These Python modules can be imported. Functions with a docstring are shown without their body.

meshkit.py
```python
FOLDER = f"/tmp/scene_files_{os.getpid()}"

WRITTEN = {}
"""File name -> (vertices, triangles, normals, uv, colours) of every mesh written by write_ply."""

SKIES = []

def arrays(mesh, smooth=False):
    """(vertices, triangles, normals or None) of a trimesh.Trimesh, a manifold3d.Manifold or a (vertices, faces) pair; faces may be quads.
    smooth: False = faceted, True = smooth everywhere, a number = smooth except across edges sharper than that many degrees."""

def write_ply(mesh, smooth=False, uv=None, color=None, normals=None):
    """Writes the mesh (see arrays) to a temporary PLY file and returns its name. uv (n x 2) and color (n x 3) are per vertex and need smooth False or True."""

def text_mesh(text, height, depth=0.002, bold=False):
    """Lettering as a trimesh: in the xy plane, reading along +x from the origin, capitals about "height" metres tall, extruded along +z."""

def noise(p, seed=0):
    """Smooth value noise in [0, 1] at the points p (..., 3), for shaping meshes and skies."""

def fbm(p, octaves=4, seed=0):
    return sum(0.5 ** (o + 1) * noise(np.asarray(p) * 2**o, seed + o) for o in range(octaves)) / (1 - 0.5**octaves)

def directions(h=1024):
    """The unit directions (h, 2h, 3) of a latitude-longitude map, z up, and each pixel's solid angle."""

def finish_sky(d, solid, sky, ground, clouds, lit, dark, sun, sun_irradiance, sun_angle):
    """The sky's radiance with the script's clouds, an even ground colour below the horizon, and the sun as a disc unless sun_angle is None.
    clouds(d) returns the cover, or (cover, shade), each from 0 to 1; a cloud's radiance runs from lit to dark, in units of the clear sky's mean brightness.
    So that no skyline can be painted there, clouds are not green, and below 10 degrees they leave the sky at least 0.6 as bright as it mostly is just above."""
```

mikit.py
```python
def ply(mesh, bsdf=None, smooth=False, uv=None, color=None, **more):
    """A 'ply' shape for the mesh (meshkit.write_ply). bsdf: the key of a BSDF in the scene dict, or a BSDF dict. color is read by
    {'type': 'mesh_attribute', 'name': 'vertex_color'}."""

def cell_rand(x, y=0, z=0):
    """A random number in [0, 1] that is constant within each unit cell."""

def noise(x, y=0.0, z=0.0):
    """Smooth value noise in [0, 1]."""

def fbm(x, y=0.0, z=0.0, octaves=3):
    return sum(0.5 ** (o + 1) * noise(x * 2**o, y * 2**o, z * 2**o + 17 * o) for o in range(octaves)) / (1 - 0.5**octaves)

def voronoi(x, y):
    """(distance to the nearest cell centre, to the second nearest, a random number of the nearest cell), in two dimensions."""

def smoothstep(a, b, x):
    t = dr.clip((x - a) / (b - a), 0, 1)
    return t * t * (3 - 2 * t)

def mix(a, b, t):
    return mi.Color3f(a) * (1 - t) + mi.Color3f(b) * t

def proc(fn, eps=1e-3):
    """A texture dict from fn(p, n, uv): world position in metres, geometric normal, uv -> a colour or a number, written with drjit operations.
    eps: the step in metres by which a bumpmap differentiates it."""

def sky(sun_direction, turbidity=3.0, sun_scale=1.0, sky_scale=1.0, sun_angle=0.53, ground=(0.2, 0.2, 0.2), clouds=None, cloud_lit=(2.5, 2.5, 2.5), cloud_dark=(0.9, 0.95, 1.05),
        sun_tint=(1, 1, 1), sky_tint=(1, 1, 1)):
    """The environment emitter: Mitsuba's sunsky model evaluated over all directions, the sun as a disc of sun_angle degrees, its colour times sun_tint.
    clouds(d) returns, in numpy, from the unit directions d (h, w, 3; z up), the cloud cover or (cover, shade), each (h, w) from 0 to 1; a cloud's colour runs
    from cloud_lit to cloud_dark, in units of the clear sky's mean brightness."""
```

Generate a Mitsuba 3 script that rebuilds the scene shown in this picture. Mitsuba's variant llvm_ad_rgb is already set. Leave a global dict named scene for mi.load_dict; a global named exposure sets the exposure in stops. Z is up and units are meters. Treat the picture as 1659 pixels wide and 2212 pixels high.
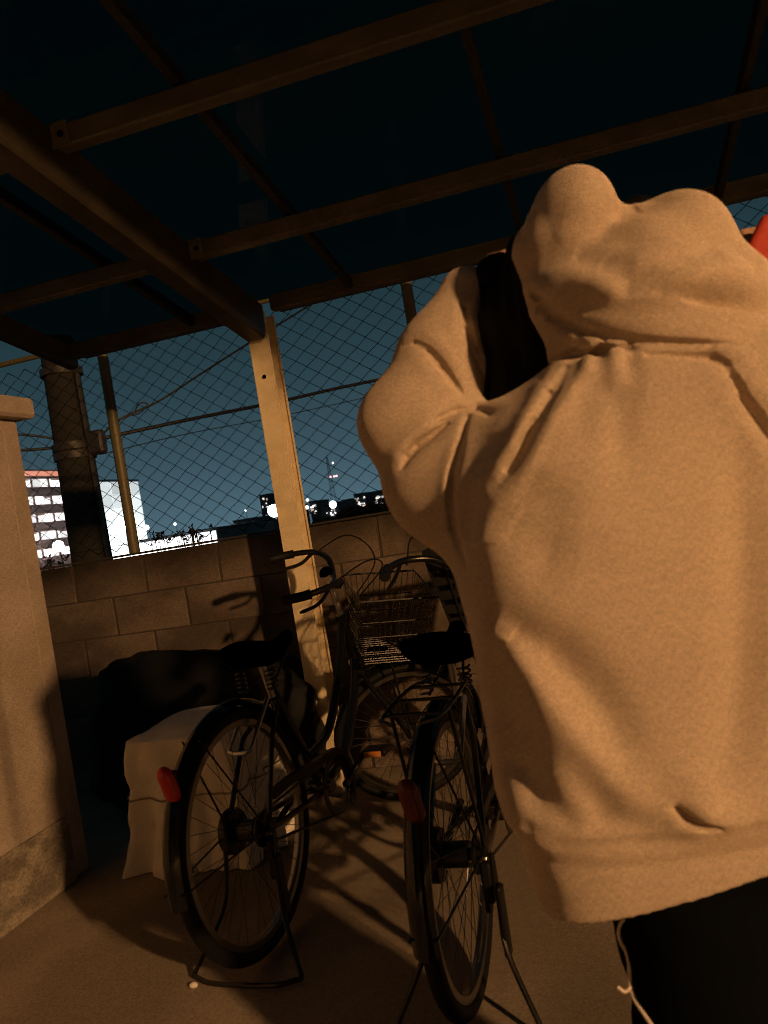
import math, random, numpy as np, trimesh, mitsuba as mi, mikit, meshkit
import drjit as dr
T = mi.ScalarTransform4f
rng = np.random.default_rng(7); random.seed(7)
# ---------------------------------------------------------------- camera, sky, main lamp, exposure
H, YAW, ROLL = 1.15, math.radians(15.0), math.radians(9.37)
FWD = np.array([-math.sin(YAW), math.cos(YAW), 0.0]); RGT = np.array([math.cos(YAW), math.sin(YAW), 0.0])
UP = np.array([0, 0, 1.0]) * math.cos(ROLL) + RGT * math.sin(ROLL)
EYE = np.array([0, 0, H])
scene = {"type": "scene"}
scene["camera"] = {"type": "thinlens", "fov": 2 * math.degrees(math.atan(829.5 / 1780.0)), "fov_axis": "x", "near_clip": 0.05, "far_clip": 6000.0,
                   "aperture_radius": 0.0021, "focus_distance": 3.6,
                   "to_world": T().look_at(origin=EYE.tolist(), target=(EYE + FWD).tolist(), up=UP.tolist())}
exposure = 0.0
SKY_TOP, SKY_LOW = (0.0050, 0.020, 0.025), (0.092, 0.172, 0.220)
def night(d):
    e = np.degrees(np.arcsin(np.clip(d[..., 2], -1, 1)))
    n = meshkit.fbm(d * 3.0, 3, 5)
    glow = np.exp(-(np.maximum(e, 0) / 7.0)) + 0.02 * (n - 0.5)
    return np.ones(e.shape), 1 - np.clip(glow, 0, 1)
SKY_UNIT = 642.0
scene["sky_light"] = mikit.sky((0.3, -0.6, 0.35), turbidity=3, sun_scale=0.0, sky_scale=0.02, clouds=night,
                               cloud_lit=tuple(v * SKY_UNIT for v in SKY_LOW), cloud_dark=tuple(v * SKY_UNIT for v in SKY_TOP), ground=(0.1, 0.1, 0.1))
scene["sky_light"]["sampling_weight"] = 6.0
LAMP_POS = np.array([5.95, -4.15, 3.4]); LAMP_RGB = (1.0, 0.515, 0.205); LAMP_POWER = 4050.0; LAMP_R = 0.13
labels = {}
# ---------------------------------------------------------------- helpers
def at(px, py, d):
    """A point seen at (px, py) of the 1659-wide view, at distance d along the viewing direction."""
    c, s = math.cos(ROLL), math.sin(ROLL)
    dx, dy = px - 829.5, py - 1106.0
    u, v = dx * c - dy * s, dx * s + dy * c
    return EYE + d * (FWD + RGT * u / 1780.0 - np.array([0, 0, 1.0]) * v / 1780.0)
count = {}
def numbered(key):
    count[key] = count.get(key, -1) + 1
    return key if count[key] == 0 else f"{key}_{count[key]:03d}"
def thing(name, label, cat, group=None):
    k = numbered(name); labels[k] = {"label": label, "category": cat}
    if group: labels[k]["group"] = group
    return k
def part(parent, name, mesh, m, smooth=False, label=None, stuff=False, **kw):
    k = numbered(parent + "__" + name)
    scene[k] = mikit.ply(mesh, m, smooth=smooth, **kw)
    if label: labels.setdefault(k, {})["label"] = label
    if stuff: labels.setdefault(k, {})["kind"] = "stuff"
    return k
def single(name, mesh, m, label, cat, smooth=False, group=None, **kw):
    k = thing(name, label, cat, group); scene[k] = mikit.ply(mesh, m, smooth=smooth, **kw); return k
def struct(name, mesh, m, label, smooth=False):
    scene[name] = mikit.ply(mesh, m, smooth=smooth); labels[name] = {"label": label, "kind": "structure"}
cat_ = trimesh.util.concatenate
def frames(p, closed):
    p = np.asarray(p, float)
    t = (np.roll(p, -1, 0) - np.roll(p, 1, 0)) if closed else np.gradient(p, axis=0)
    t /= np.linalg.norm(t, axis=1, keepdims=True) + 1e-12
    a = np.zeros_like(p); ref = np.array([0, 0, 1.0]) if abs(t[0, 2]) < 0.9 else np.array([1.0, 0, 0])
    a[0] = ref - t[0] * (ref @ t[0]); a[0] /= np.linalg.norm(a[0])
    for i in range(1, len(p)):
        a[i] = a[i - 1] - t[i] * (a[i - 1] @ t[i]); a[i] /= np.linalg.norm(a[i]) + 1e-12
    return p, t, a, np.cross(t, a)
def sweep(p, prof, closed=False, scale=None):
    """Sweeps a closed 2-D profile (n x 2: along a and b) along p."""
    p, t, a, b = frames(p, closed); prof = np.asarray(prof, float); n, m = len(p), len(prof)
    sc = np.ones(n) if scale is None else np.broadcast_to(scale, (n,))
    v = p[:, None] + sc[:, None, None] * (prof[None, :, :1] * a[:, None] + prof[None, :, 1:] * b[:, None])
    f = []
    for i in range(n if closed else n - 1):
        i2 = (i + 1) % n
        for j in range(m):
            j2 = (j + 1) % m
            f += [[i * m + j, i * m + j2, i2 * m + j2], [i * m + j, i2 * m + j2, i2 * m + j]]
    v = v.reshape(-1, 3)
    if not closed:
        v = np.vstack([v, p[:1], p[-1:]]); k = n * m
        for j in range(m):
            j2 = (j + 1) % m
            f += [[k, j2, j], [k + 1, (n - 1) * m + j, (n - 1) * m + j2]]
    return trimesh.Trimesh(v, np.array(f), process=False)
def circle(r, n=8, ry=None):
    a = np.arange(n) * 2 * np.pi / n
    return np.stack([r * np.cos(a), (ry or r) * np.sin(a)], 1)
def tube(p, r, n=8, closed=False):
    r = np.asarray(r, float)
    return sweep(p, circle(1.0, n), closed, r if r.ndim else float(r) * np.ones(len(p)))
def spline(p, n=8, closed=False):
    p = np.asarray(p, float)
    q = np.vstack([p[-1:], p, p[:2]]) if closed else np.vstack([2 * p[:1] - p[1:2], p, 2 * p[-1:] - p[-2:-1]])
    out = []
    for i in range(1, len(q) - 2):
        for t in np.arange(n) / n:
            a, b, c, d = q[i - 1:i + 3]
            out.append(0.5 * (2 * b + (c - a) * t + (2 * a - 5 * b + 4 * c - d) * t * t + (3 * b - a - 3 * c + d) * t ** 3))
    if not closed: out.append(p[-1])
    return np.array(out)
def box(x0, x1, y0, y1, z0, z1, bev=0.0):
    if bev <= 0:
        m = trimesh.creation.box(extents=(x1 - x0, y1 - y0, z1 - z0)); m.apply_translation(((x0 + x1) / 2, (y0 + y1) / 2, (z0 + z1) / 2)); return m
    pts = []
    for sx, x in ((1, x0), (-1, x1)):
        for sy, y in ((1, y0), (-1, y1)):
            for sz, z in ((1, z0), (-1, z1)):
                pts += [(x + sx * bev, y + sy * bev, z), (x + sx * bev, y, z + sz * bev), (x, y + sy * bev, z + sz * bev)]
    return trimesh.convex.convex_hull(np.array(pts))
def beam(p0, p1, w, h, bev=0.004):
    """A rectangular bar from p0 to p1, w wide (level), h high."""
    p0, p1 = np.array(p0, float), np.array(p1, float); L = np.linalg.norm(p1 - p0); y = (p1 - p0) / L
    ref = np.array([0, 0, 1.0]) if abs(y[2]) < 0.95 else np.array([0, 1.0, 0])
    x = np.cross(y, ref); x /= np.linalg.norm(x); z = np.cross(x, y)
    m = box(-w / 2, w / 2, 0, L, -h / 2, h / 2, bev); M = np.eye(4); M[:3, 0], M[:3, 1], M[:3, 2], M[:3, 3] = x, y, z, p0
    m.apply_transform(M); return m
def ball(c, r, sub=2):
    m = trimesh.creation.icosphere(subdivisions=sub, radius=1.0); m.apply_scale(r); m.apply_translation(c); return m
def lathe(prof, axis_o, axis_d, n=24):
    m = trimesh.creation.revolve(np.asarray(prof, float), sections=n); z = np.array(axis_d, float); z /= np.linalg.norm(z)
    m.apply_transform(trimesh.geometry.align_vectors([0, 0, 1], z)); m.apply_translation(axis_o); return m
# ---------------------------------------------------------------- materials
def rough(name, rgb, r=0.6, **kw):
    scene[name] = {"type": "principled", "base_color": {"type": "rgb", "value": list(rgb)}, "roughness": r, **kw}
def mottled(name, lo, hi, scale, r=0.85, speck=0.0, sscale=300.0, bump=0.0, spec=0.3):
    def col(p, n, uv):
        t = mikit.fbm(p.x * scale, p.y * scale, p.z * scale, 4)
        t = mikit.smoothstep(0.25, 0.75, t)
        c = mikit.mix(lo, hi, t)
        if speck:
            g = mikit.noise(p.x * sscale, p.y * sscale, p.z * sscale)
            c = c * (1 + speck * (g - 0.5) * 2)
        return c
    b = {"type": "principled", "base_color": mikit.proc(col), "roughness": r, "specular": spec}
    if bump:
        def hgt(p, n, uv): return mikit.fbm(p.x * scale * 6, p.y * scale * 6, p.z * scale * 6, 3) * bump
        b = {"type": "bumpmap", "arbitrary": {"type": "proc", **{k: v for k, v in mikit.proc(hgt, 2e-3).items() if k != "type"}}, "bsdf": b, "scale": 1.0}
    scene[name] = b
def fleece_col(p, n, uv):
    t = mikit.smoothstep(0.25, 0.75, mikit.fbm(p.x * 9, p.y * 9, p.z * 9, 4))
    return mikit.mix((0.42, 0.345, 0.27), (0.46, 0.38, 0.295), t) * (1 + 0.62 * (mikit.noise(p.x * 640, p.y * 640, p.z * 640) - 0.5))
scene["fleece"] = {"type": "principled", "base_color": mikit.proc(fleece_col), "roughness": 0.95, "specular": 0.0, "sheen": 0.3}
rough("trouser_cloth", (0.004, 0.005, 0.006), 0.9, specular=0.0)
rough("piping", (0.62, 0.55, 0.48), 0.7)
rough("skin", (0.50, 0.31, 0.22), 0.5)
rough("hair", (0.003, 0.003, 0.003), 0.7, specular=0.15)
rough("shoe", (0.02, 0.02, 0.02), 0.5)
rough("red_plastic", (0.36, 0.036, 0.018), 0.6, specular=0.2)
rough("red_lens_shaded", (0.10, 0.006, 0.008), 0.3)  # reflector of the half-hidden bicycle, its shade put into a darker red
mottled("post_paint", (0.68, 0.58, 0.38), (0.80, 0.69, 0.46), 14.0, 0.5, speck=0.12, sscale=260.0)
mottled("beam_shaded", (0.035, 0.03, 0.022), (0.055, 0.046, 0.034), 8.0, 0.5, speck=0.2, sscale=200.0)  # darker version of beam_paint for the main beams, shade put into the colour
mottled("beam_paint", (0.07, 0.064, 0.05), (0.10, 0.09, 0.072), 10.0, 0.5, speck=0.15, sscale=240.0)
rough("dark_trim", (0.05, 0.045, 0.04), 0.5)
rough("steel", (0.55, 0.54, 0.52), 0.35, metallic=1.0)
rough("chrome", (0.8, 0.8, 0.8), 0.12, metallic=1.0)
rough("black_gloss", (0.004, 0.0045, 0.005), 0.14)
rough("black_paint", (0.005, 0.0055, 0.006), 0.25)
rough("rubber", (0.006, 0.006, 0.006), 0.6, specular=0.2)
rough("black_plastic", (0.006, 0.006, 0.006), 0.45, specular=0.3)
rough("saddle_vinyl", (0.03, 0.025, 0.022), 0.4)
rough("red_lens", (0.50, 0.02, 0.015), 0.15)
rough("coping_cement", (0.05, 0.045, 0.04), 1.0, specular=0.0)
rough("amber_lens", (0.55, 0.22, 0.05), 0.2)
rough("shade_black", (0.010, 0.011, 0.011), 0.7, specular=0.15)
rough("dark_vinyl", (0.006, 0.009, 0.009), 0.9, specular=0.05)
mottled("tarp", (0.72, 0.67, 0.57), (0.82, 0.77, 0.67), 12.0, 0.7, speck=0.10, sscale=250.0)
rough("galvanised", (0.12, 0.105, 0.05), 0.5)
def wall_col(p, n, uv):
    t = mikit.smoothstep(0.3, 0.7, mikit.fbm(p.x * 4, p.y * 4, p.z * 4, 4))
    c = mikit.mix((0.34, 0.285, 0.23), (0.44, 0.375, 0.305), t)
    streak = mikit.smoothstep(0.55, 0.85, mikit.fbm(p.y * 9, p.z * 0.9, 2.0, 3))                       # rain streaks
    c = c * (1 - 0.35 * streak)
    crack = dr.abs(p.y - 2.28 - 0.16 * (mikit.fbm(p.z * 5, 1.0, 4.0, 3) - 0.5) - 0.10 * (p.z - 0.9))       # one hairline crack
    c = c * (1 - 0.6 * (1 - mikit.smoothstep(0.002, 0.008, crack)) * mikit.smoothstep(0.55, 0.62, p.z) * (1 - mikit.smoothstep(1.05, 1.15, p.z)))
    return c * (1 + 0.44 * (mikit.noise(p.x * 200, p.y * 200, p.z * 200) - 0.5))
scene["render_wall"] = {"type": "principled", "base_color": mikit.proc(wall_col), "roughness": 0.9, "specular": 0.2}
def floor_col(p, n, uv):
    t = mikit.smoothstep(0.3, 0.7, mikit.fbm(p.x * 2.2, p.y * 2.2, 0.0, 4))
    c = mikit.mix((0.20, 0.165, 0.125), (0.27, 0.225, 0.17), t)
    damp = mikit.smoothstep(0.52, 0.68, mikit.fbm(p.x * 1.1 + 7, p.y * 1.1, 3.0, 4)); c = c * (1 - 0.3 * damp)
    joint = dr.abs(p.y - 1.62 - 0.01 * (mikit.noise(p.x * 6, 0, 0) - 0.5)); c = c * (1 - 0.6 * (1 - mikit.smoothstep(0.004, 0.009, joint)))
    return c * (1 + 0.40 * (mikit.noise(p.x * 230, p.y * 230, 1.0) - 0.5))
def floor_h(p, n, uv): return mikit.fbm(p.x * 40, p.y * 40, 0.0, 3) * 0.0012
scene["concrete_floor"] = {"type": "bumpmap", "relief": mikit.proc(floor_h, 2e-3), "scale": 1.0, "bsdf": {"type": "principled", "base_color": mikit.proc(floor_col), "roughness": 0.85, "specular": 0.25}}
mottled("plinth", (0.16, 0.14, 0.11), (0.32, 0.28, 0.22), 16.0, 0.9, speck=0.3, sscale=140.0)
def block_bsdf(q):
    def col(p, n, uv):
        t = mikit.smoothstep(0.3, 0.7, mikit.fbm(p.x * 3 + 9 * q, p.y * 3, p.z * 4, 4))
        c = mikit.mix((0.07 + .01 * q, 0.055 + .008 * q, 0.042 + .006 * q), (0.165 + .015 * q, 0.13 + .012 * q, 0.10 + .01 * q), t)
        top_dark = mikit.smoothstep(0.86, 1.16, p.z + 0.30 * (mikit.fbm(p.x * 5, p.z * 1.2, 3.0, 3) - 0.5))     # darker towards the top, with an uneven edge
        c = c * (1 - 0.72 * top_dark)
        return c * (1 + 0.5 * (mikit.noise(p.x * 150, p.y * 150, p.z * 150) - 0.5))
    scene[f"block{q}"] = {"type": "principled", "base_color": mikit.proc(col), "roughness": 0.9, "specular": 0.2}
for q in range(3): block_bsdf(q)
rough("rim_steel", (0.30, 0.30, 0.29), 0.28, metallic=1.0)
rough("spoke_steel", (0.12, 0.12, 0.12), 0.3, metallic=1.0)
rough("rafter_dark", (0.012, 0.012, 0.011), 0.6)
rough("mortar", (0.065, 0.054, 0.044), 0.95)
scene["roof_sheet"] = {"type": "thindielectric", "int_ior": 1.35, "specular_transmittance": {"type": "rgb", "value": [0.04, 0.085, 0.085]}, "specular_reflectance": {"type": "rgb", "value": [0.06, 0.06, 0.06]}}
rough("dark_render", (0.02, 0.019, 0.018), 0.9)
rough("pole_concrete", (0.035, 0.032, 0.026), 0.9)
rough("cable_black", (0.01, 0.01, 0.01), 0.5)
rough("facade_white", (0.7, 0.7, 0.7), 0.9)
rough("facade_brown", (0.30, 0.21, 0.19), 0.9)
rough("facade_grey", (0.08, 0.09, 0.1), 0.9)
rough("leaf", (0.015, 0.02, 0.012), 0.8)
def glow(rgb, k): return {"type": "area", "radiance": {"type": "rgb", "value": [k * v for v in rgb]}, "sampling_weight": 0.0}
# ---------------------------------------------------------------- the lamp that lights the yard (behind the camera)
k = thing("street_lamp", "warm yard lamp on a pole behind the camera", "street lamp")
scene[k + "__bulb"] = {**mikit.ply(ball(LAMP_POS, LAMP_R, 3), "steel", smooth=True), "emitter": {"type": "area", "radiance": {"type": "rgb", "value": [LAMP_POWER * v for v in LAMP_RGB]}, "sampling_weight": 20.0}}
part(k, "pole", tube([LAMP_POS + (0.35, -0.1, -LAMP_POS[2]), LAMP_POS + (0.35, -0.1, 0.3)], 0.05, 10), "steel", smooth=40)
part(k, "arm", tube([LAMP_POS + (0.35, -0.1, 0.3), LAMP_POS + (0, 0, 0.28)], 0.025, 8), "steel", smooth=40)
part(k, "hood", lathe([(0.02, 0.16), (0.2, 0.13), (0.2, 0.12), (0.02, 0.15)], LAMP_POS + (0, 0, 0.02), (0, 0, 1)), "dark_trim", smooth=30)
# ---------------------------------------------------------------- ground
gx = np.linspace(-4, 4, 5)
struct("ground", trimesh.Trimesh([(-3000, -300, 0), (3000, -300, 0), (3000, 5000, 0), (-3000, 5000, 0)], [[0, 1, 2], [0, 2, 3]], process=False), "concrete_floor", "dim brown concrete floor of the bicycle parking")
YW = 3.58                                                     # front face of the block wall
# block wall: coursed concrete blocks, a part each
k = thing("block_wall", "dark concrete block wall behind the bicycles, topped by the wire fence", "wall")
part(k, "core", box(-3.2, 3.0, YW + 0.006, YW + 0.12, 0, 1.135), "mortar")
bm = {}
for row in range(6):
    z0 = row * 0.19; x = -3.2 - (0.2 if row % 2 else 0)
    while x < 2.9:
        a, b = max(x, -3.2), min(x + 0.392, 3.0)
        if b - a > 0.05:
            dep = 0.003 * rng.random()
            part(k, "block", box(a + 0.003, b - 0.003, YW + 0.001 - dep, YW + 0.11, z0 + 0.003, z0 + 0.187, 0.0022), f"block{rng.integers(3)}")
        x += 0.4
part(k, "coping", box(-3.2, 3.0, YW - 0.004, YW + 0.125, 1.141, 1.152, 0.004), "coping_cement")
# wire fence on the wall
FY = YW + 0.05
k = thing("chain_link_fence", "dark chain link fence standing on the block wall against the night sky", "fence")
for X in (-2.27, -0.70, 0.90): part(k, "post", tube([(X, FY, 1.15), (X, FY, 2.22)], 0.026, 12), "galvanised", smooth=40)
part(k, "rail", tube([(-4.2, FY - 0.03, 2.21), (2.6, FY - 0.03, 2.21)], 0.014, 8), "galvanised", smooth=40)
px, pz = 0.050, 0.074
ws = []
n_ = int(1.02 / (pz / 2)) + 1
for i, X in enumerate(np.arange(-4.2, 2.6, px)):
    z = 1.17 + np.arange(n_) * pz / 2
    zig = np.where(np.arange(n_) % 2 == 0, -1, 1) * (px / 2 + 0.001) * (1 if i % 2 else -1)
    xx = X + zig + 0.004 * (meshkit.noise(np.stack([z * 3, z * 0 + i * .3, z * 0], 1)) - .5)
    ws.append(tube(np.stack([xx, FY + 0.004 * np.where(np.arange(n_) % 2 == 0, 1, -1), z], 1), 0.0026, 4))
part(k, "wire_mesh", cat_(ws), "dark_vinyl", smooth=False, stuff=True)
for z in (1.20,): part(k, "tension_wire", tube([(-4.2, FY, z), (2.6, FY, z)], 0.0016, 4), "dark_vinyl")
# ---------------------------------------------------------------- rendered wall at the left, running away from us
k = thing("boundary_wall", "pale rendered boundary wall with a projecting cap at the left edge", "wall")
XL, YL = -2.075, 2.68
part(k, "face", box(XL - 0.25, XL, -2.0, YL - 0.10, 0.24, 1.72), "render_wall")
part(k, "end_pier", box(XL - 0.25, XL - 0.006, YL - 0.098, YL, 0.0, 1.718, 0.01), "render_wall")
part(k, "cap", box(XL - 0.30, XL + 0.045, -2.0, YL + 0.05, 1.722, 1.80, 0.012), "render_wall")
part(k, "plinth", box(XL - 0.25, XL + 0.012, -2.0, YL - 0.101, 0.0, 0.238, 0.006), "plinth")
# ---------------------------------------------------------------- bicycle shelter
YE, ZE, SL = 3.36, 2.10, 0.155
def zr(y): return ZE + (YE - y) * SL
k = thing("bicycle_shelter", "metal bicycle shelter with a tan post, tilted beams and dark translucent roof", "shelter")
XP, YP = -1.302, 3.34
pw, pd, zt_ = 0.044, 0.06, ZE - 0.022
t_ = .004; lipd = .013
hs = trimesh.path.polygons.Polygon([(-pw, -pd), (pw, -pd), (pw, -pd + lipd), (pw - t_, -pd + lipd), (pw - t_, -pd + t_), (-pw + t_, -pd + t_), (-pw + t_, pd - t_), (pw - t_, pd - t_), (pw - t_, pd - lipd), (pw, pd - lipd), (pw, pd), (-pw, pd)])
hm_ = trimesh.creation.extrude_polygon(hs, zt_, engine="earcut"); hm_.apply_translation((XP, YP, 0)); part(k, "post", hm_, "post_paint")
part(k, "beam", beam((XP, 0.4, zr(0.4) - 0.085), (XP, YE - 0.085, zr(YE - 0.085) - 0.085), 0.09, 0.155, 0.01), "beam_shaded")
part(k, "beam", beam((1.6, 0.4, zr(0.4) - 0.085), (1.6, YE - 0.085, zr(YE - 0.085) - 0.085), 0.09, 0.155, 0.01), "beam_shaded")
part(k, "end_rafter", beam((-2.28, 0.4, zr(0.4)), (-2.28, YE + 0.04, zr(YE + 0.04)), 0.05, 0.10, 0.006), "dark_trim")
ROOFT = 0.018
for x in (-1.62, -0.88, -0.15, 0.58, 1.3, 2.05): part(k, "rafter", beam((x, 0.4, zr(0.4) + ROOFT), (x, YE, zr(YE) + ROOFT), 0.026, 0.045, 0.003), "rafter_dark")
for y in (2.68, 1.96, 1.24, 0.52):
    for x0, x1 in ((-2.25, XP - 0.052), (XP + 0.052, 1.548), (1.652, 3.0)):
        part(k, "purlin", beam((x0, y, zr(y) - 0.04), (x1, y, zr(y) - 0.04), 0.05, 0.06, 0.005), "beam_paint")
for x0, x1 in ((-2.25, XP - 0.055), (XP + 0.055, 3.0)):
    part(k, "eave_beam", beam((x0, YE, ZE + 0.02), (x1, YE, ZE + 0.02), 0.05, 0.07, 0.006), "beam_paint")
    part(k, "gutter", beam((x0, YE + 0.06, ZE + 0.03), (x1, YE + 0.06, ZE + 0.03), 0.06, 0.07, 0.012), "dark_trim")
part(k, "added_shade_board", box(-2.3, 3.2, 0.34, 0.39, 2.555, zr(0.38) + 0.03, 0.006), "beam_paint")  # added unseen board, keeps lamp light off the beams and purlins
xs = (-2.26, -1.62, -0.88, -0.15, 0.58, 1.3, 2.05, 3.0)
for a, b in zip(xs[:-1], xs[1:]):
    za, zb = zr(0.35) + 0.045, zr(YE) + 0.045
    part(k, "roof_panel", trimesh.Trimesh([(a + .004, 0.35, za), (b - .004, 0.35, za), (b - .004, YE, zb), (a + .004, YE, zb)], [[0, 1, 2], [0, 2, 3]], process=False), "roof_sheet")
for y in (2.68, 1.96, 1.24):
    for sx in (-1, 1):
        xa = XP + sx * 0.049
        part(k, "bracket", box(min(xa, xa + sx * .05), max(xa, xa + sx * .05), y - .030, y - .0265, zr(y) - .075, zr(y) - .005, 0.001), "galvanised")
        part(k, "bolt", lathe([(0, .006), (.007, .005), (.009, 0), (0, 0)], (xa + sx * .03, y - .031, zr(y) - .04), (0, -1, 0), 8), "galvanised", smooth=30)
for z in (2.0, 1.80): part(k, "bolt", lathe([(0, 0.008), (0.006, 0.007), (0.009, 0.0), (0.0, 0.0)], (XP - 0.0, YP - 0.061, z), (0, -1, 0), 10), "galvanised", smooth=30)

# added dark mound in the corner, standing in for a cast shadow
k = thing("shade_mound", "added low black mound standing in for shadow on the wall behind the pale tarpaulin", "shade mound")
mm = trimesh.creation.icosphere(subdivisions=5); v_ = np.array(mm.vertices); v_ = np.sign(v_) * np.abs(v_) ** 0.6; v_ *= (1 + 0.34 * (meshkit.fbm(v_ * 1.9, 4, 9) - .5))[:, None]
v_ = v_ * np.array([.56, .20, .36]) + np.array([-1.86, 3.34, 0.31]); v_[:, 2] = np.maximum(v_[:, 2], 0.003) * (1 - 0.20 * (v_[:, 0] + 1.86)); v_[:, 1] = np.minimum(v_[:, 1], YW - 0.012); mm.vertices = v_; part(k, "shade_form", mm, "shade_black", smooth=True)
# houses behind and beside the yard, out of view
k = thing("apartment_building", "dark apartment block behind the camera, out of view", "building")
part(k, "wall", box(-14, 16, -20, -11, 0, 8.5), "dark_render"); part(k, "roof", box(-14.3, 16.3, -20.3, -10.7, 8.502, 8.8), "dark_trim")
for i in range(8): part(k, "window", box(-12 + 3.4 * i, -10.4 + 3.4 * i, -11.02, -10.97, 4.6, 6.0), "black_gloss")
k = thing("house", "dark house wall to the right of the yard, out of view", "house")
part(k, "wall", box(13, 20, -10, 2.0, 0, 6), "dark_render"); part(k, "roof", box(12.8, 20.3, -10.1, 2.3, 6.002, 6.3), "dark_trim")
# ---------------------------------------------------------------- beyond the fence
k = thing("utility_pole", "dark concrete utility pole standing behind the fence, banded with brackets", "utility pole")
pb, dpole = at(165, 1000, 7.0), 7.0
part(k, "pole", lathe([(0.18, 0), (0.145, 3.02), (0.13, 3.06), (0.0, 3.07)], (pb[0], pb[1], 0), (0, 0, 1), 28), "pole_concrete", smooth=30)
for py in (800, 965, 985): part(k, "band", lathe([(0.165, -0.03), (0.175, -0.03), (0.175, 0.03), (0.165, 0.03)], (pb[0], pb[1], at(165, py, 7.0)[2]), (0, 0, 1), 28), "dark_trim", smooth=30)
bp = at(212, 955, 6.9); part(k, "bracket", box(bp[0] - 0.09, bp[0] + 0.06, bp[1] - 0.05, bp[1] + 0.05, bp[2] - 0.10, bp[2] + 0.10, 0.02), "dark_trim")
part(k, "conduit", tube([(pb[0] + 0.19, pb[1] - 0.05, 0), (pb[0] + 0.175, pb[1] - 0.05, 2.9)], 0.02, 8), "dark_trim", smooth=40)
def cable(label, pts, r):
    single("overhead_cable", tube(spline(pts, 10), r, 6), "cable_black", label, "cable", smooth=40, group=None)
cable("thick dark overhead cable running level from the pole to the right behind the fence", [at(215, 948, 7.0), at(400, 908, 7.4), at(600, 868, 8.0), at(820, 820, 8.6), at(1300, 730, 10)], 0.016)
cable("dark overhead cable rising to the upper right from the pole, with a small loop", [at(215, 945, 7.0), at(258, 906, 7.05), at(340, 868, 7.2), at(430, 810, 7.4), at(530, 746, 7.7), at(700, 640, 8.2)], 0.009)
cable("short loop of thin cable hanging on the rising cable right of the pole", [at(262, 906, 7.04), at(288, 893, 7.08), at(300, 872, 7.12), at(318, 872, 7.15), at(306, 889, 7.12), at(286, 898, 7.08)], 0.006)
cable("faint thin overhead cable below the thick one behind the fence", [at(215, 982, 7.0), at(400, 938, 7.6), at(600, 900, 8.2), at(830, 850, 9)], 0.004)
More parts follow.
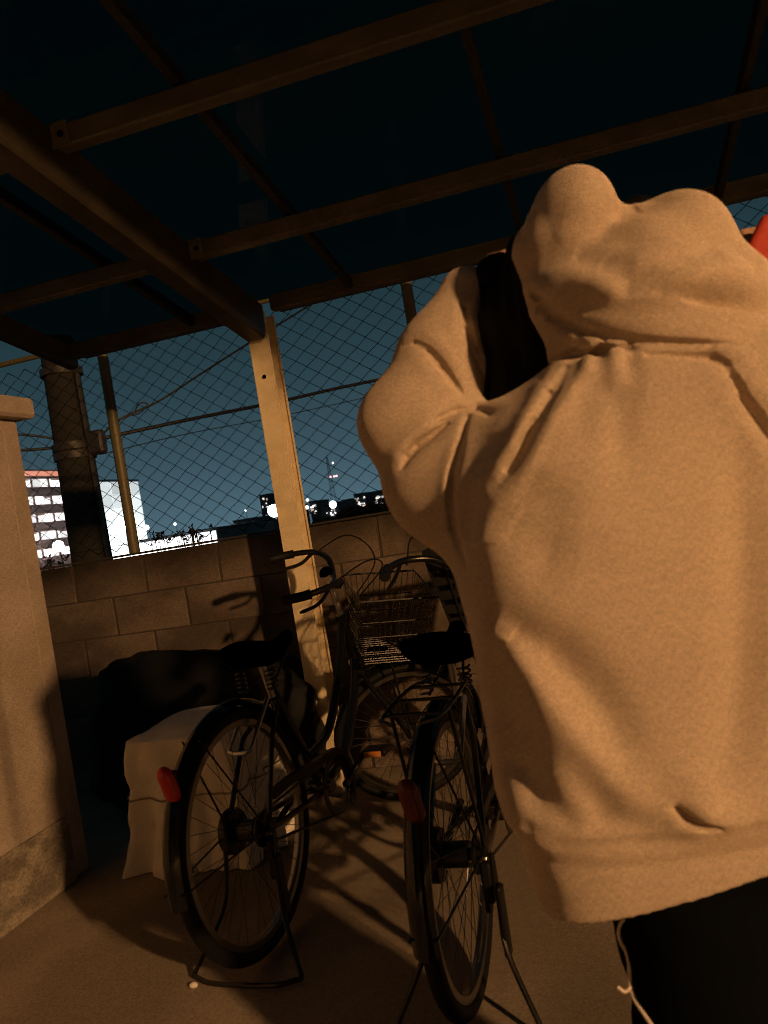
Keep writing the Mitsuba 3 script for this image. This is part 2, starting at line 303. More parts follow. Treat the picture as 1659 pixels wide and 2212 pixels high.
cable("dark overhead cable left of the pole, sloping down to its bracket", [at(-200, 925, 6.6), at(60, 940, 6.9), at(135, 952, 7.0)], 0.010)
cable("lower dark overhead cable left of the pole, level with its lower band", [at(-200, 985, 6.6), at(60, 972, 6.9), at(140, 964, 7.0)], 0.012)
# parking building with lit floors at the left
def emis(key, name, mesh, rgb, kk, m="facade_white"):
    kx = part(key, name, mesh, m); scene[kx]["emitter"] = glow(rgb, kk); return kx
k = thing("parking_building", "brightly lit multi-storey building with white floor strips left of the pole", "building")
XB, Y0, Y1 = -88.0, 96.0, 128.0
part(k, "body", box(XB - 25, XB - 0.6, Y0, Y1, 0, 16.9), "facade_brown")
for i in range(5):
    z = 17.3 - 2.9 * i
    part(k, "spandrel", box(XB - 0.55, XB, Y0, Y1, z - 1.55, z, 0.02), "facade_brown")
    for j, ya in enumerate(np.arange(Y0 + 0.2, Y1 - 0.3, 2.6)):
        emis(k, "lit_bay", box(XB - 0.58, XB - 0.25, ya + .05, ya + 2.5, z - 2.85, z - 1.58 - 0.25 * ((i + j) % 3 == 0)), (1.0, 0.97, 0.95), 0.7 + 1.5 * ((5 * i + 3 * j) % 7) / 7)
    for y in np.arange(Y0 + 1, Y1, 4.3): part(k, "column", box(XB - 0.24, XB - 0.05, y, y + 0.35, z - 2.88, z - 1.56), "facade_brown")
emis(k, "roof_sign", box(XB - 0.3, XB + 0.05, Y0, Y1 - 3, 16.2, 17.0), (1.0, 0.30, 0.16), 0.7)
k = thing("white_tower", "narrow white tower block right of the pole, floodlight put in as glowing wall panels", "building")
part(k, "body", box(XB - 20, XB - 0.3, 133.0, 146, 0, 15.2), "facade_grey")
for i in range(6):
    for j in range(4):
        emis(k, "glow_panel", box(XB - 0.28, XB - 0.02 * ((i + j) % 3), 133 + 3.25 * j + .06, 133 + 3.25 * j + 3.19, 2.52 * i + .05, 2.52 * i + 2.47), (0.92, 1.0, 1.0), [2.4, 2.0, 1.6, 1.1, .8, .62][i] * (0.85 + .1 * ((3 * i + j) % 4)))  # wall panels emit the floodlight themselves, weaker towards the top
part(k, "parapet", box(XB - 20, XB + 0.1, 132.9, 146.1, 15.22, 15.5), "facade_grey")
k = thing("low_lit_building", "long low white lit building just above the wall, right of the tower", "building")
p0, p1 = at(300, 1195, 150), at(487, 1160, 150); p2 = at(487, 1137, 150)
part(k, "body", box(p0[0], p1[0], p0[1] + 1, p1[1] + 14, 0, p2[2] - 0.2), "facade_grey")
for a in range(6):
    xa, xb = p0[0] + (p1[0] - p0[0]) * a / 6, p0[0] + (p1[0] - p0[0]) * (a + 1) / 6
    emis(k, "lit_window", box(xa + 0.1, xb - 0.1, p0[1], p0[1] + 0.9, 0.6, p2[2] - 0.5), (0.95, 0.98, 1.0), 2.2)
part(k, "roof_edge", box(p0[0] - 0.4, p1[0] + 0.4, p0[1] - 0.6, p1[1] + 14.4, p2[2] - 0.18, p2[2] + 0.1), "facade_grey")
# far lamps
def lamp(label, px, py, d, r, rgb, kk, group=None):
    key = thing("flood_lamp", label, "lamp", group); p = at(px, py, d)
    kx = part(key, "bulb", ball(p, r * d / 1780.0, 2), "facade_white", smooth=True); scene[kx]["emitter"] = glow(rgb, kk)
    part(key, "mast", tube([(p[0], p[1] + r * d / 1000, 0), (p[0], p[1] + r * d / 1000, p[2] + 0.1)], 0.08 if d > 60 else 0.04, 6), "dark_trim")
lamp("glaring white lamp low between the pole and the fence post", 256, 1142, 60, 15, (0.95, 1.0, 1.0), 6)
lamp("large glaring white floodlight touching the left side of the tan post", 592, 1103, 120, 14, (0.85, 0.97, 1.0), 8)
lamp("white lamp among the city lights right of the tan post", 719, 1090, 200, 8, (0.85, 0.95, 1.0), 6)
lamp("small white lamp at the corner of the low lit building", 316, 1080 + 60, 140, 6, (1, 1, 1), 4)
for px, py, r, lb in ((378, 1132, 3, "small lone white light in the sky just above the long low lit building"), (530, 1103, 2.2, "tiny white light on the skyline left of the large glaring floodlight"), (663, 1096, 4, "small white light hard against the right side of the tan post"), (664, 1080, 3, "small white light above the one hard against the tan post")):
    lamp(lb, px, py, 260, r, (0.9, 0.97, 1.0), 3, "small distant street lights")
key = thing("flood_lamp", "bright floodlight glaring at the foot of the parking building", "lamp"); p = at(126, 1180, 127)
kx = part(key, "bulb", ball(p, 0.85, 2), "facade_white", smooth=True); scene[kx]["emitter"] = {**glow((1, 0.95, 0.92), 70), "sampling_weight": 1.0}; part(key, "mast", tube([(p[0] + .1, p[1] + .4, 0), (p[0] + .1, p[1] + .4, 3.4)], .08, 6), "dark_trim")
# radio tower
k = thing("radio_tower", "distant lattice radio tower with red warning lamps", "tower")
b0 = at(722, 1085, 600); tt = at(719, 985, 600)
for sx in (-1, 1):
    for sy in (-1, 1): part(k, "leg", tube([(b0[0] + 2.2 * sx, b0[1] + 2.2 * sy, 0), (b0[0] + 0.3 * sx, b0[1] + 0.3 * sy, tt[2])], 0.14, 5), "dark_trim")
for z in np.linspace(6, tt[2] - 4, 9):
    w = 2.2 + (0.3 - 2.2) * z / tt[2]
    part(k, "brace", cat_([beam((b0[0] - w, b0[1] + s * w, z), (b0[0] + w, b0[1] + s * w, z), 0.2, 0.2, 0) for s in (-1, 1)]), "dark_trim")
for i, (px, py, rgb) in enumerate(((719, 1000, (1, .75, .75)), (714, 1030, (1, .35, .4)), (722, 1029, (1, .5, .5)), (727, 1028, (1, .4, .45)))):
    kx = part(k, "warning_lamp", ball(at(px, py, 598), 0.75, 1), "facade_white"); scene[kx]["emitter"] = glow(rgb, 3)
# distant town blocks with lit windows
tr = np.random.default_rng(11)
blocks = [(560, 590, 1072, 300, 0), (566, 600, 1110, 240, 0), (606, 640, 1098, 260, 0), (668, 684, 1086, 250, 1), (690, 735, 1093, 230, 2), (740, 760, 1082, 300, 0), (764, 790, 1070, 280, 1),
          (792, 806, 1076, 300, 0), (806, 830, 1064, 260, 1), (832, 860, 1060, 280, 1), (860, 900, 1054, 300, 0), (505, 555, 1128, 200, 0)]
blabels = ["dim skyline block just left of the tan post, the taller and farther one", "dim skyline block just left of the tan post, the lower and nearer one", "dim skyline block hidden mostly behind the tan post", "bright windowed block just right of the tan post", "low floodlit block among the city lights, left below the radio tower",
    "dim skyline block at the right foot of the radio tower", "bright windowed block, second right of the radio tower", "narrow dim skyline block midway between radio tower and raised elbow", "bright windowed block left of the raised elbow", "bright windowed block half hidden by the raised elbow", "dim skyline block hidden behind the raised elbow", "low dim skyline block right of the long low lit building"]
for i, (xa, xb, py, d, kind) in enumerate(blocks):
    p, q = at(xa, py, d), at(xb, py, d)
    key = thing("distant_building", blabels[i], "building", ["dim blocks on the skyline", "bright blocks on the skyline", None][kind])
    z1 = max(p[2], 2.0)
    part(key, "body", box(p[0], q[0], p[1], p[1] + 12, 0, z1), "facade_grey")
    part(key, "roof", box(p[0] - 0.2, q[0] + 0.2, p[1] - 0.2, p[1] + 12.2, z1 + 0.01, z1 + 0.4), "facade_grey")
    for j in range([5, 11, 7][kind]):
        w = (0.3 + 0.9 * tr.random() ** 2) * d / 300; x = p[0] + (q[0] - p[0] - w) * tr.random(); z = max(1.2, z1 - (0.6 + 3.5 * tr.random()) * d / 300 - 0.5); hh = (0.35 + 0.5 * tr.random()) * d / 300
        kx = part(key, "window", box(x, x + w, p[1] - 0.25, p[1] - 0.01, z, z + hh), "facade_white"); scene[kx]["emitter"] = glow((1, 0.95, 0.92) if tr.random() < .6 else (1, .75, .6), 0.4 + 2.4 * tr.random() ** 2)
# dark shrubs and weeds
def leaves(c, rad, n, size, seed):
    g = np.random.default_rng(seed); v, f = [], []
    for _ in range(n):
        p = g.normal(size=3); p = p / np.linalg.norm(p) * g.random() ** 0.4
        p = np.array(c) + p * rad * (0.75 + 0.5 * meshkit.noise(p[None] * 2.5, seed)[0])
        a = g.normal(size=3); a /= np.linalg.norm(a); b = np.cross(a, g.normal(size=3)); b /= np.linalg.norm(b)
        s = size * (0.6 + 0.8 * g.random()); i = len(v)
        v += [p - a * s, p + b * s * .4, p + a * s, p - b * s * .4]; f += [[i, i + 1, i + 2], [i, i + 2, i + 3]]
    return trimesh.Trimesh(v, f, process=False)
for i, (px, py, d, rx, rz, lab) in enumerate(((705, 1128, 26, 0.5, 0.25, "low dark bush beyond the wall, just right of the tan post"), (762, 1112, 28, 0.75, 0.42, "dark rounded bush beyond the wall, under the radio tower's right"), (835, 1096, 30, 0.9, 0.5, "dark bush beyond the wall, nearest to the raised elbow"))):
    c = at(px, py + 8, d); key = thing("dark_bush", lab, "bush")
    part(key, "crown", leaves(c, np.array([rx, 0.6, rz]), 1500, 0.07, 40 + i), "leaf")
    part(key, "stem", tube([(c[0], c[1], 0), (c[0], c[1], c[2])], [0.05, 0.02], 6), "leaf")
wlab = ["thin dark weed behind the wall top, leftmost of the four before the low lit building", "thin dark weed behind the wall top, second from left before the low lit building", "thin dark weed behind the wall top, third from left before the low lit building",
        "thin dark weed behind the wall top, rightmost of the four before the low lit building", "thin dark weed left of the utility pole, nearer to the pole", "thin dark weed left of the utility pole, nearer to the rendered wall"]
for i, (px, py, d) in enumerate(((352, 1158, 4.5), (398, 1148, 4.5), (412, 1154, 4.5), (443, 1148, 4.5), (122, 1215, 4.8), (98, 1215, 4.8))):
    p = at(px, py, d); g = np.random.default_rng(60 + i); key = thing("weed", wlab[i], "weed", "weeds behind the wall top")
    st, lf = [], []
    for j in range(6):
        a = g.random() * 6.28; tip = p + np.array([math.cos(a) * 0.05, math.sin(a) * 0.03, 0.02 - 0.05 * g.random()])
        base = np.array([p[0] + g.normal() * 0.02, p[1] + g.normal() * 0.02, 0.0])
        st.append(tube(spline([base, (base * .3 + tip * .7), tip], 5), 0.0022, 4)); lf.append(leaves(tip, np.array([.03, .02, .03]), 7, 0.014, 80 + 9 * i + j))
    part(key, "stem", cat_(st), "leaf"); part(key, "leaves", cat_(lf), "leaf", stuff=True)
# ---------------------------------------------------------------- bicycles
def wheel_parts(R, ty=0.019):
    """Tyre, rim, spokes, hub of a wheel round the origin, its axle along y."""
    def ring(r, n): a = np.arange(n) * 2 * np.pi / n; return np.stack([r * np.cos(a), 0 * a, r * np.sin(a)], 1)
    tyre = tube(ring(R - ty, 72), ty, 12, True)
    rim = sweep(ring(R - 2 * ty - 0.006, 72), np.array([(-.008, -.012), (.008, -.012), (.010, -.008), (.010, .008), (.008, .012), (-.008, .012), (-.011, .006), (-.011, -.006)]), True)
    sp = []
    for i in range(36):
        side = 1 if i % 2 else -1; a = i * 2 * np.pi / 36; b = a + (0.9 if (i // 2) % 2 else -0.9)
        sp.append(tube([(0.022 * math.cos(b), side * 0.03, 0.022 * math.sin(b)), ((R - 2 * ty - .012) * math.cos(a), 0, (R - 2 * ty - .012) * math.sin(a))], 0.0010, 4))
    return tyre, rim, cat_(sp)
def fender(R, a0, a1, w=0.026, n=40):
    a = np.radians(np.linspace(a0, a1, n)); r = R + 0.018
    path = np.stack([r * np.cos(a), 0 * a, r * np.sin(a)], 1)
    v, f = [], []; m = 9
    for p, an in zip(path, a):
        for j in range(m):
            t = -1 + 2 * j / (m - 1); dr_ = 0.018 * (1 - t * t)
            v.append((p[0] + math.cos(an) * (dr_ - 0.012), w * t, p[2] + math.sin(an) * (dr_ - 0.012)))
    for i in range(n - 1):
        for j in range(m - 1):
            q = i * m + j; f += [[q, q + 1, q + m + 1], [q, q + m + 1, q + m]]
    mm = trimesh.Trimesh(v, f, process=False); inner = mm.copy(); vv = np.array(inner.vertices); an = np.arctan2(vv[:, 2], vv[:, 0]); vv[:, 0] -= .0012 * np.cos(an); vv[:, 2] -= .0012 * np.sin(an); inner.vertices = vv; inner.invert()
    return cat_([mm, inner])
def rot(axis, deg, o=(0, 0, 0)): return trimesh.transformations.rotation_matrix(math.radians(deg), axis, o)
def bicycle(label, hub, heading, steer, lean=0.0, R=0.33, RF=0.33, lift=0.0, basket="wire", tag="a", reflector="red_lens", hb=0.0, rack=True, sfwd=0.0, bdrop=0.0):
    """hub: world (x, y) of the rear axle; heading: degrees from +x of the world; steer: degrees, positive to the left."""
    k = thing("bicycle", label, "bicycle")
    M = trimesh.transformations.translation_matrix((hub[0], hub[1], lift)) @ rot((0, 0, 1), heading) @ rot((1, 0, 0), lean)
    HB, HT = np.array([0.90, 0, 0.60]), np.array([0.845, 0, 0.79])           # head tube
    S = M @ rot(HT - HB, steer, HB)
    FH = np.array([1.10, 0, RF])
    def P(name, mesh, m, parent=None, smooth=40, X=M, **kw):
        mesh = mesh.copy(); mesh.apply_transform(X); return part(parent or k, name, mesh, m, smooth=smooth, **kw)
    up = trimesh.transformations.translation_matrix
    # rear wheel
    ty, rim, sp = wheel_parts(R)
    c = up((0, 0, R))
    w = numbered(k + "__rear_wheel")
    P("tyre", ty, "rubber", w, X=M @ c); P("rim", rim, "rim_steel", w, X=M @ c); P("spokes", sp, "spoke_steel", w, smooth=False, stuff=True, X=M @ c)
    P("hub", lathe([(0.0, -0.06), (0.014, -0.06), (0.014, -0.03), (0.03, -0.03), (0.03, 0.03), (0.014, 0.03), (0.014, 0.075), (0, 0.075)], (0, 0, R), (0, 1, 0)), "black_paint", w)
    P("drum_brake", lathe([(0, 0.034), (0.058, 0.034), (0.062, 0.04), (0.062, 0.058), (0.03, 0.066), (0, 0.066)], (0, 0, R), (0, 1, 0), 32), "black_paint", w)
    P("sprocket", lathe([(0, -0.05), (0.04, -0.05), (0.042, -0.046), (0.04, -0.042), (0, -0.042)], (0, 0, R), (0, 1, 0), 24), "black_paint", w)
    # front wheel (turns with the bar)
    ty, rim, sp = wheel_parts(RF); c = up(tuple(FH)); w = numbered(k + "__front_wheel")
    P("tyre", ty, "rubber", w, X=S @ c); P("rim", rim, "rim_steel", w, X=S @ c); P("spokes", sp, "spoke_steel", w, smooth=False, stuff=True, X=S @ c)
    P("hub", lathe([(0.0, -0.05), (0.012, -0.05), (0.012, -0.03), (0.022, -0.03), (0.018, 0), (0.022, 0.03), (0.012, 0.03), (0.012, 0.05), (0, 0.05)], tuple(FH), (0, 1, 0)), "steel", w, X=S)
    # fenders
    f = P("rear_fender", fender(R, 15, 188), "black_gloss", X=M @ up((0, 0, R)))
    a = math.radians(140); cx, cz = (R + 0.032) * math.cos(a), R + (R + 0.032) * math.sin(a)
    rf = trimesh.creation.capsule(height=0.035, radius=0.024, count=[20, 12]); rf.apply_scale((0.7, 0.9, 1.15)); rf.apply_transform(rot((0, 1, 0), -8)); rf.apply_transform(rot((1, 0, 0), -8)); rf.apply_translation((cx - 0.012, 0, cz))
    P("reflector", rf, reflector, f)
    P("reflector_mount", box(cx - .004, cx + .012, -.016, .016, cz - .03, cz + .03, .004), "black_plastic", f)
    for s in (-1, 1):
        for an in (182, 120): P("stay", tube([(0, s * 0.062, R), ((R + .018) * math.cos(math.radians(an)), s * 0.026, R + (R + .018) * math.sin(math.radians(an)))], 0.0028, 6), "black_paint", f)
    f = P("front_fender", fender(RF, -5, 120), "black_gloss", X=S @ c)
    for s in (-1, 1): P("stay", tube([FH + (0, s * .052, 0), FH + ((RF + .018) * math.cos(math.radians(10)), s * .026, (RF + .018) * math.sin(math.radians(10)))], 0.0026, 6), "black_paint", f, X=S)
    # frame
    BB = np.array([0.46, 0, 0.285]); ST = np.array([0.26, 0, 0.66])
    fr = k
    P("seat_tube", tube([BB, ST], 0.0165, 12), "black_gloss"); P("head_tube", tube([HB, HT], 0.02, 14), "black_gloss")
    P("down_tube", tube(spline([HB + (0, 0, .03), (0.80, 0, 0.46), (0.66, 0, 0.33), BB], 8), 0.018, 12), "black_gloss")
    P("top_tube", tube(spline([HT - (0, 0, .03), (0.74, 0, 0.60), (0.58, 0, 0.44), (0.40, 0, 0.40)], 8), 0.015, 12), "black_gloss")
    for s in (-1, 1):
        P("chain_stay", tube([BB + (0, s * .03, 0), (0.10, s * 0.06, 0.32), (0, s * 0.066, R)], 0.009, 8), "black_gloss")
        P("seat_stay", tube([ST + (0.0, s * .014, -0.03), (0.13, s * 0.05, 0.55), (0, s * 0.066, R)], 0.0075, 8), "black_gloss")
    P("bottom_bracket", lathe([(0.0, -0.04), (0.022, -0.04), (0.022, 0.04), (0, 0.04)], BB, (0, 1, 0)), "black_gloss")
    P("chainring", lathe([(.070, -.002), (.092, -.002), (.094, 0), (.092, .002), (.070, .002), (.066, 0), (.070, -.002)], BB + (0, -.052, 0), (0, 1, 0), 40), "black_paint")
    P("chain", tube([(BB[0] + .093 * math.cos(t), -.052, BB[2] + .093 * math.sin(t)) for t in np.linspace(-1.45, 1.6, 14)] + [(.042 * math.cos(t), -.047, R + .042 * math.sin(t)) for t in np.linspace(1.6, 4.8, 12)], .0042, 5, True), "black_paint", smooth=False)
    P("chain_guard", sweep([(BB[0] + .108 * math.cos(t), -.058, BB[2] + .108 * math.sin(t)) for t in np.linspace(-.9, 1.55, 12)] + [(.16, -.056, R + .075), (.06, -.056, R + .072)], np.array([(-.012, -.010), (.012, -.010), (.012, .010), (-.012, .010)])), "black_plastic", smooth=30)
    P("derailleur", cat_([box(-.012, .016, -.075, -.05, R - .115, R - .02, .006), lathe([(0, -.006), (.022, -.006), (.022, .006), (0, .006)], (.012, -.056, R - .12), (0, 1, 0), 14)]), "black_plastic", smooth=30)
    for s, an in ((1, 200), (-1, 20)):
        e = BB + np.array([0.165 * math.cos(math.radians(an)), s * 0.10, 0.165 * math.sin(math.radians(an))])
        cr = P("crank", tube([BB + (0, s * .085, 0), e], [0.012, 0.009], 8), "black_paint")
        yo = e[1] + (0.045 if s > 0 else -0.045)
        P("pedal", box(e[0] - .035, e[0] + .035, yo - .045, yo + .045, e[2] - .012, e[2] + .012, .005), "black_plastic", cr)
        for q in (-1, 1): P("pedal_reflector", box(e[0] + q * .0375 - .003, e[0] + q * .0375 + .003, yo - .030, yo + .030, e[2] - .009, e[2] + .009, .001), "amber_lens", cr)
    # saddle
    P("seat_post", tube([ST - (0, 0, .02), ST + np.array([-0.035, 0, 0.10])], 0.0125, 10), "steel")
    sx = ST[0] - 0.035 + sfwd
    ys = []; u = np.linspace(0, 1, 15)
    v, fc = [], []
    for i, t in enumerate(u):
        x = sx + 0.14 - 0.27 * t; wd = 0.022 + 0.085 * mik_s(t, .35, .8) - (0.05 * max(0, t - .9) / .1); zt = 0.785 + 0.012 * (t - .4) ** 2 * 8; dp = 0.03 + .035 * t
        for j in range(14):
            an = j * 2 * math.pi / 14; cs, sn = math.cos(an), math.sin(an)
            v.append((x, wd * math.copysign(abs(cs) ** .8, cs), zt + (0.016 * sn if sn > 0 else dp * sn) - .0))
    for i in range(14):
        for j in range(14):
            q, q2 = i * 14 + j, i * 14 + (j + 1) % 14; fc += [[q, q2, q2 + 14], [q, q2 + 14, q + 14]]
    v = np.array(v); n0 = len(v); v = np.vstack([v, v[:14].mean(0), v[-14:].mean(0)])
    for j in range(14): fc += [[n0, (j + 1) % 14, j], [n0 + 1, 14 * 14 + j, 14 * 14 + (j + 1) % 14]]
    sd = P("saddle", trimesh.Trimesh(v, fc, process=False), "saddle_vinyl", smooth=50)
    for s in (-1, 1):
        t = np.linspace(0, 1, 50); P("spring", tube(np.stack([sx - .09 + .016 * np.cos(t * 30), s * .05 + .016 * np.sin(t * 30), 0.675 + 0.065 * t], 1), 0.0028, 5), "black_paint", sd)
        P("rail", tube(spline([(sx + .09, s * .02, .755), (sx, s * .03, .715), (sx - .09, s * .045, .675)], 5), 0.004, 6), "black_paint", sd)
    # rear rack
    if rack:
      rk = [tube(spline([(0.20, s * .04, .70), (0.05, s * .065, .715), (-.20, s * .065, .715), (-.26, s * .03, .715)], 5), .005, 6) for s in (-1, 1)]
      rk += [tube([(x, -.062, .715), (x, .062, .715)], .004, 6) for x in (.05, -.07, -.19)] + [tube([(-.14, s * .065, .712), (-0.01, s * .07, R + .02)], .0045, 6) for s in (-1, 1)]
      P("rack", cat_(rk), "black_paint")
    # double-leg rear stand
    g = [tube(spline([(0.0, s * .08, R), (-.015, s * .085, R - .11), (-.05, s * .095, R - .2), (-.13, s * .165, 0.012 - lift)], 7), .0065, 8) for s in (-1, 1)]
    g.append(tube(spline([(-.13, -.165, .012 - lift), (-.155, -.10, .009 - lift), (-.16, 0, .009 - lift), (-.155, .10, .009 - lift), (-.13, .165, .012 - lift)], 6), .0065, 8))
    P("stand", cat_(g), "black_paint")
    P("stand_lock", box(-.045, -.01, -.10, -.085, R - .22, R - .06, .005), "black_plastic")
    P("wheel_lock", tube([(.10 + .075 * math.cos(t), .034 * math.copysign(1, math.sin(t)) if abs(math.sin(t)) > .3 else .034 * math.sin(t) / .3, .60 + 0.06 * math.cos(t)) for t in np.linspace(0.4, 5.9, 20)], .007, 6), "steel")
    # fork, stem, bar
    for s in (-1, 1): P("fork_leg", tube(spline([HB + (0.005, s * .045, -.02), HB + (0.05, s * .05, -.13) if RF > .3 else HB + (.07, s * .05, -.12), FH + (-.035, s * .052, .06), FH + (0, s * .052, 0)], 6), .010, 8), "black_gloss", X=S)
    P("fork_crown", box(HB[0] - .02, HB[0] + .03, -.058, .058, HB[2] - .035, HB[2] - .005, .008), "black_gloss", X=S)
    top = HT + (HT - HB) / np.linalg.norm(HT - HB) * (0.13 + hb)
    P("stem", tube([HT, top], .0125, 10), "steel", X=S)
    bp = spline([top + np.array([-.20, .27, .03]), top + np.array([-.12, .275, .045]), top + np.array([-.03, .235, .06]), top + np.array([.015, .15, .05]), top + np.array([.02, .06, .005]), top + np.array([0.01, 0, 0]),
                 top + np.array([.02, -.06, .005]), top + np.array([.015, -.15, .05]), top + np.array([-.03, -.235, .06]), top + np.array([-.12, -.275, .045]), top + np.array([-.20, -.27, .03])], 7)
    hbk = P("handlebar", tube(bp, .0115, 10), "black_paint", X=S)
    for s in (0, 1):
        gp = (bp if s == 0 else bp[::-1])[:9]
        P("grip", tube(gp, [.014, .0175] + [.0165] * 6 + [.018], 12), "rubber", hbk, X=S)
        q = (bp if s == 0 else bp[::-1]); P("brake_lever", tube(spline([q[13] + (0, 0, -.01), q[10] + (0.0, 0, -.045), q[5] + (0, 0, -.055)], 6), [.007] * 12 + [.005], 6), "black_paint", hbk, X=S)
    P("bell", lathe([(0, .022), (.014, .019), (.024, .008), (.026, 0), (.012, -.008), (0, -.008)], top + (-.03, -.11, .07), (-.5, -.2, 1), 20), "chrome", hbk, X=S)
    for s in (1, -1): P("cable", tube(spline([top + (-.05, s * .22, .045), top + (.10, s * .20, .13), top + (.18, s * .06, .06), HT + (.03, s * .01, .0), HB + (.03, 0, .02)], 8), .0028, 5), "black_plastic", hbk, X=S)
    # basket on the fork
    bz0, bz1 = HT[2] - 0.06 - bdrop, HT[2] + .19 - bdrop; bx = HT[0] + .045
    def rect(t): return bx + .02 * (1 - t) , bx + .23 + .05 * t, .13 + .05 * t
    if basket == "wire":
        ws = []
        for t in (0, .18, .42, .66, 1.0):
            a, b, h = rect(t); z = bz0 + (bz1 - bz0) * t; r = .004 if t == 1.0 else .002
            ws.append(tube([(a, -h, z), (b, -h, z), (b, h, z), (a, h, z)], r, 4, True))
        a0, b0, h0 = rect(0); a1, b1, h1 = rect(1)
        for q in np.linspace(0, 1, 13):
            for sgn in (-1, 1): ws.append(tube([(a0 + (b0 - a0) * q, sgn * h0, bz0), (a1 + (b1 - a1) * q, sgn * h1, bz1)], .0016, 3))
            ws.append(tube([(b0, -h0 + 2 * h0 * q, bz0), (b1, -h1 + 2 * h1 * q, bz1)], .0016, 3)); ws.append(tube([(a0, -h0 + 2 * h0 * q, bz0), (a1, -h1 + 2 * h1 * q, bz1)], .0016, 3))
            ws.append(tube([(a0, -h0 + 2 * h0 * q, bz0), (b0, -h0 + 2 * h0 * q, bz0)], .0016, 3)); ws.append(tube([(a0 + (b0 - a0) * q, -h0, bz0), (a0 + (b0 - a0) * q, h0, bz0)], .0016, 3))
        bk = P("basket", cat_(ws), "black_paint", smooth=False, X=S)
    else:
        vs = []; a0, b0, h0 = rect(0); a1, b1, h1 = rect(1)
        sh = [beam((x0, y0, z), (x1, y1, z), .006, hh, 0) for z, hh, (a, b, h) in [(bz0 + (bz1 - bz0) * t, .03, rect(t)) for t in (0.02, .2, .4, .6, .8, .98)] for (x0, y0, x1, y1) in ((a, -h, b, -h), (b, -h, b, h), (b, h, a, h), (a, h, a, -h))]
        for q in np.linspace(0, 1, 7):
            for sgn in (-1, 1): sh.append(beam((a0 + (b0 - a0) * q, sgn * h0, bz0), (a1 + (b1 - a1) * q, sgn * h1, bz1), .022, .005, 0))
            sh.append(beam((b0, -h0 + 2 * h0 * q, bz0), (b1, -h1 + 2 * h1 * q, bz1), .022, .005, 0)); sh.append(beam((a0, -h0 + 2 * h0 * q, bz0), (a1, -h1 + 2 * h1 * q, bz1), .022, .005, 0))
        sh.append(box(a0, b0, -h0, h0, bz0 - .004, bz0))
        bk = P("basket", cat_(sh), "black_plastic", smooth=False, X=S)
    P("basket_stay", cat_([tube([(bx + .12, s * .10, bz0), FH + (0, s * .06, 0.01)], .004, 6) for s in (-1, 1)]), "black_paint", X=S)
    lx = HB + np.array([.075, 0, .02]); P("headlamp", lathe([(0, .05), (.02, .05), (.03, .045), (.034, .0), (.026, -.03), (0, -.04)], lx, (1, 0, 0), 20), "black_plastic", X=S)
    return k
def mik_s(t, a, b):
    q = min(max((t - a) / (b - a), 0), 1); return q * q * (3 - 2 * q)
def hub_at(px, py, d): p = at(px, py, d); return p[:2]
bicycle("dark city bicycle in front of the tan post, bar turned sideways, red reflector lit", hub_at(545, 1812, 2.27), 90 - 6, -60, lean=-1.5, R=0.335, RF=0.29, lift=0.01, basket="wire", rack=False, sfwd=0.05, bdrop=0.09)
bicycle("dark city bicycle with black basket, partly hidden by the person", hub_at(985, 1866, 1.90), 90 - 1, 6, lean=1.0, R=0.335, RF=0.33, lift=0.01, basket="plastic", reflector="red_lens_shaded")
# pale tarpaulin over something low, behind the left bicycle
k = thing("tarpaulin", "pale tarpaulin draped over a low bulky thing against the left end of the wall", "tarpaulin")
x0, x1, y0, y1, zt = -1.84, -1.40, 2.62, 3.10, 0.47
n = 44
def tarp_pt(u, v):
    """u round the rectangle (0..1), v from the hem (0) over the edge (1) to the middle of the top (2)."""
    per = [(x0, y0), (x1, y0), (x1, y1), (x0, y1), (x0, y0)]; q = u * 4; i = int(q) % 4; f = q - int(q)
    p = np.array(per[i]) * (1 - f) + np.array(per[i + 1]) * f; c = np.array([(x0 + x1) / 2, (y0 + y1) / 2]); d = (p - c); ln = np.linalg.norm(d)
    p = c + d * (1 - 0.10 * (abs(abs(f - .5) * 2) ** 6))
    if v <= 1:
        fold = 0.036 * math.sin(u * 61 + 2 * math.sin(u * 17)) * (1 - v) ** 0.8 + 0.012 * math.sin(u * 133)*(1-v)
        out = (1 - v) * 0.035 + fold; p = p + (p - c) / ln * out; z = zt * v ** 0.97
    else:
        t = v - 1; p = p * (1 - t) + c * t; z = zt + 0.02 * math.sin(6 * p[0]) * t + 0.015 * math.sin(9 * p[1] + 5 * p[0]) * t
    bulge = meshkit.fbm(np.array([[p[0] * 5, p[1] * 5, z * 5]]), 3, 3)[0] - .5
    nrm = (p - c) / (np.linalg.norm(p - c) + 1e-6)
    p = p + nrm * bulge * 0.11 * (1 if v <= 1 else 0.3)
    return (p[0], p[1], max(z + (0.02 * bulge if v > .9 else 0), 0.004))
us = np.linspace(0, 1, 160, endpoint=False); vs_ = np.concatenate([np.linspace(0, .93, 22), np.linspace(.96, 1.05, 5), np.linspace(1.12, 1.98, 8)])
V = np.array([tarp_pt(u, v) for v in vs_ for u in us]); nu = len(us); Fc = []
for i in range(len(vs_) - 1):
    for j in range(nu):
        a, b = i * nu + j, i * nu + (j + 1) % nu; Fc += [[a, b, b + nu], [a, b + nu, a + nu]]
part(k, "cover", trimesh.Trimesh(V, Fc, process=False), "tarp", smooth=True)
ey = at(415, 1880, 2.76)
part(k, "eyelet", tube([ey + (0.018 * math.cos(t), 0, 0.018 * math.sin(t)) for t in np.arange(16) * 2 * math.pi / 16], .006, 6, True), "steel", smooth=40)
pb_ = at(419, 2133, 2.0); pb_ = EYE + (pb_ - EYE) * (H / (H - pb_[2]))
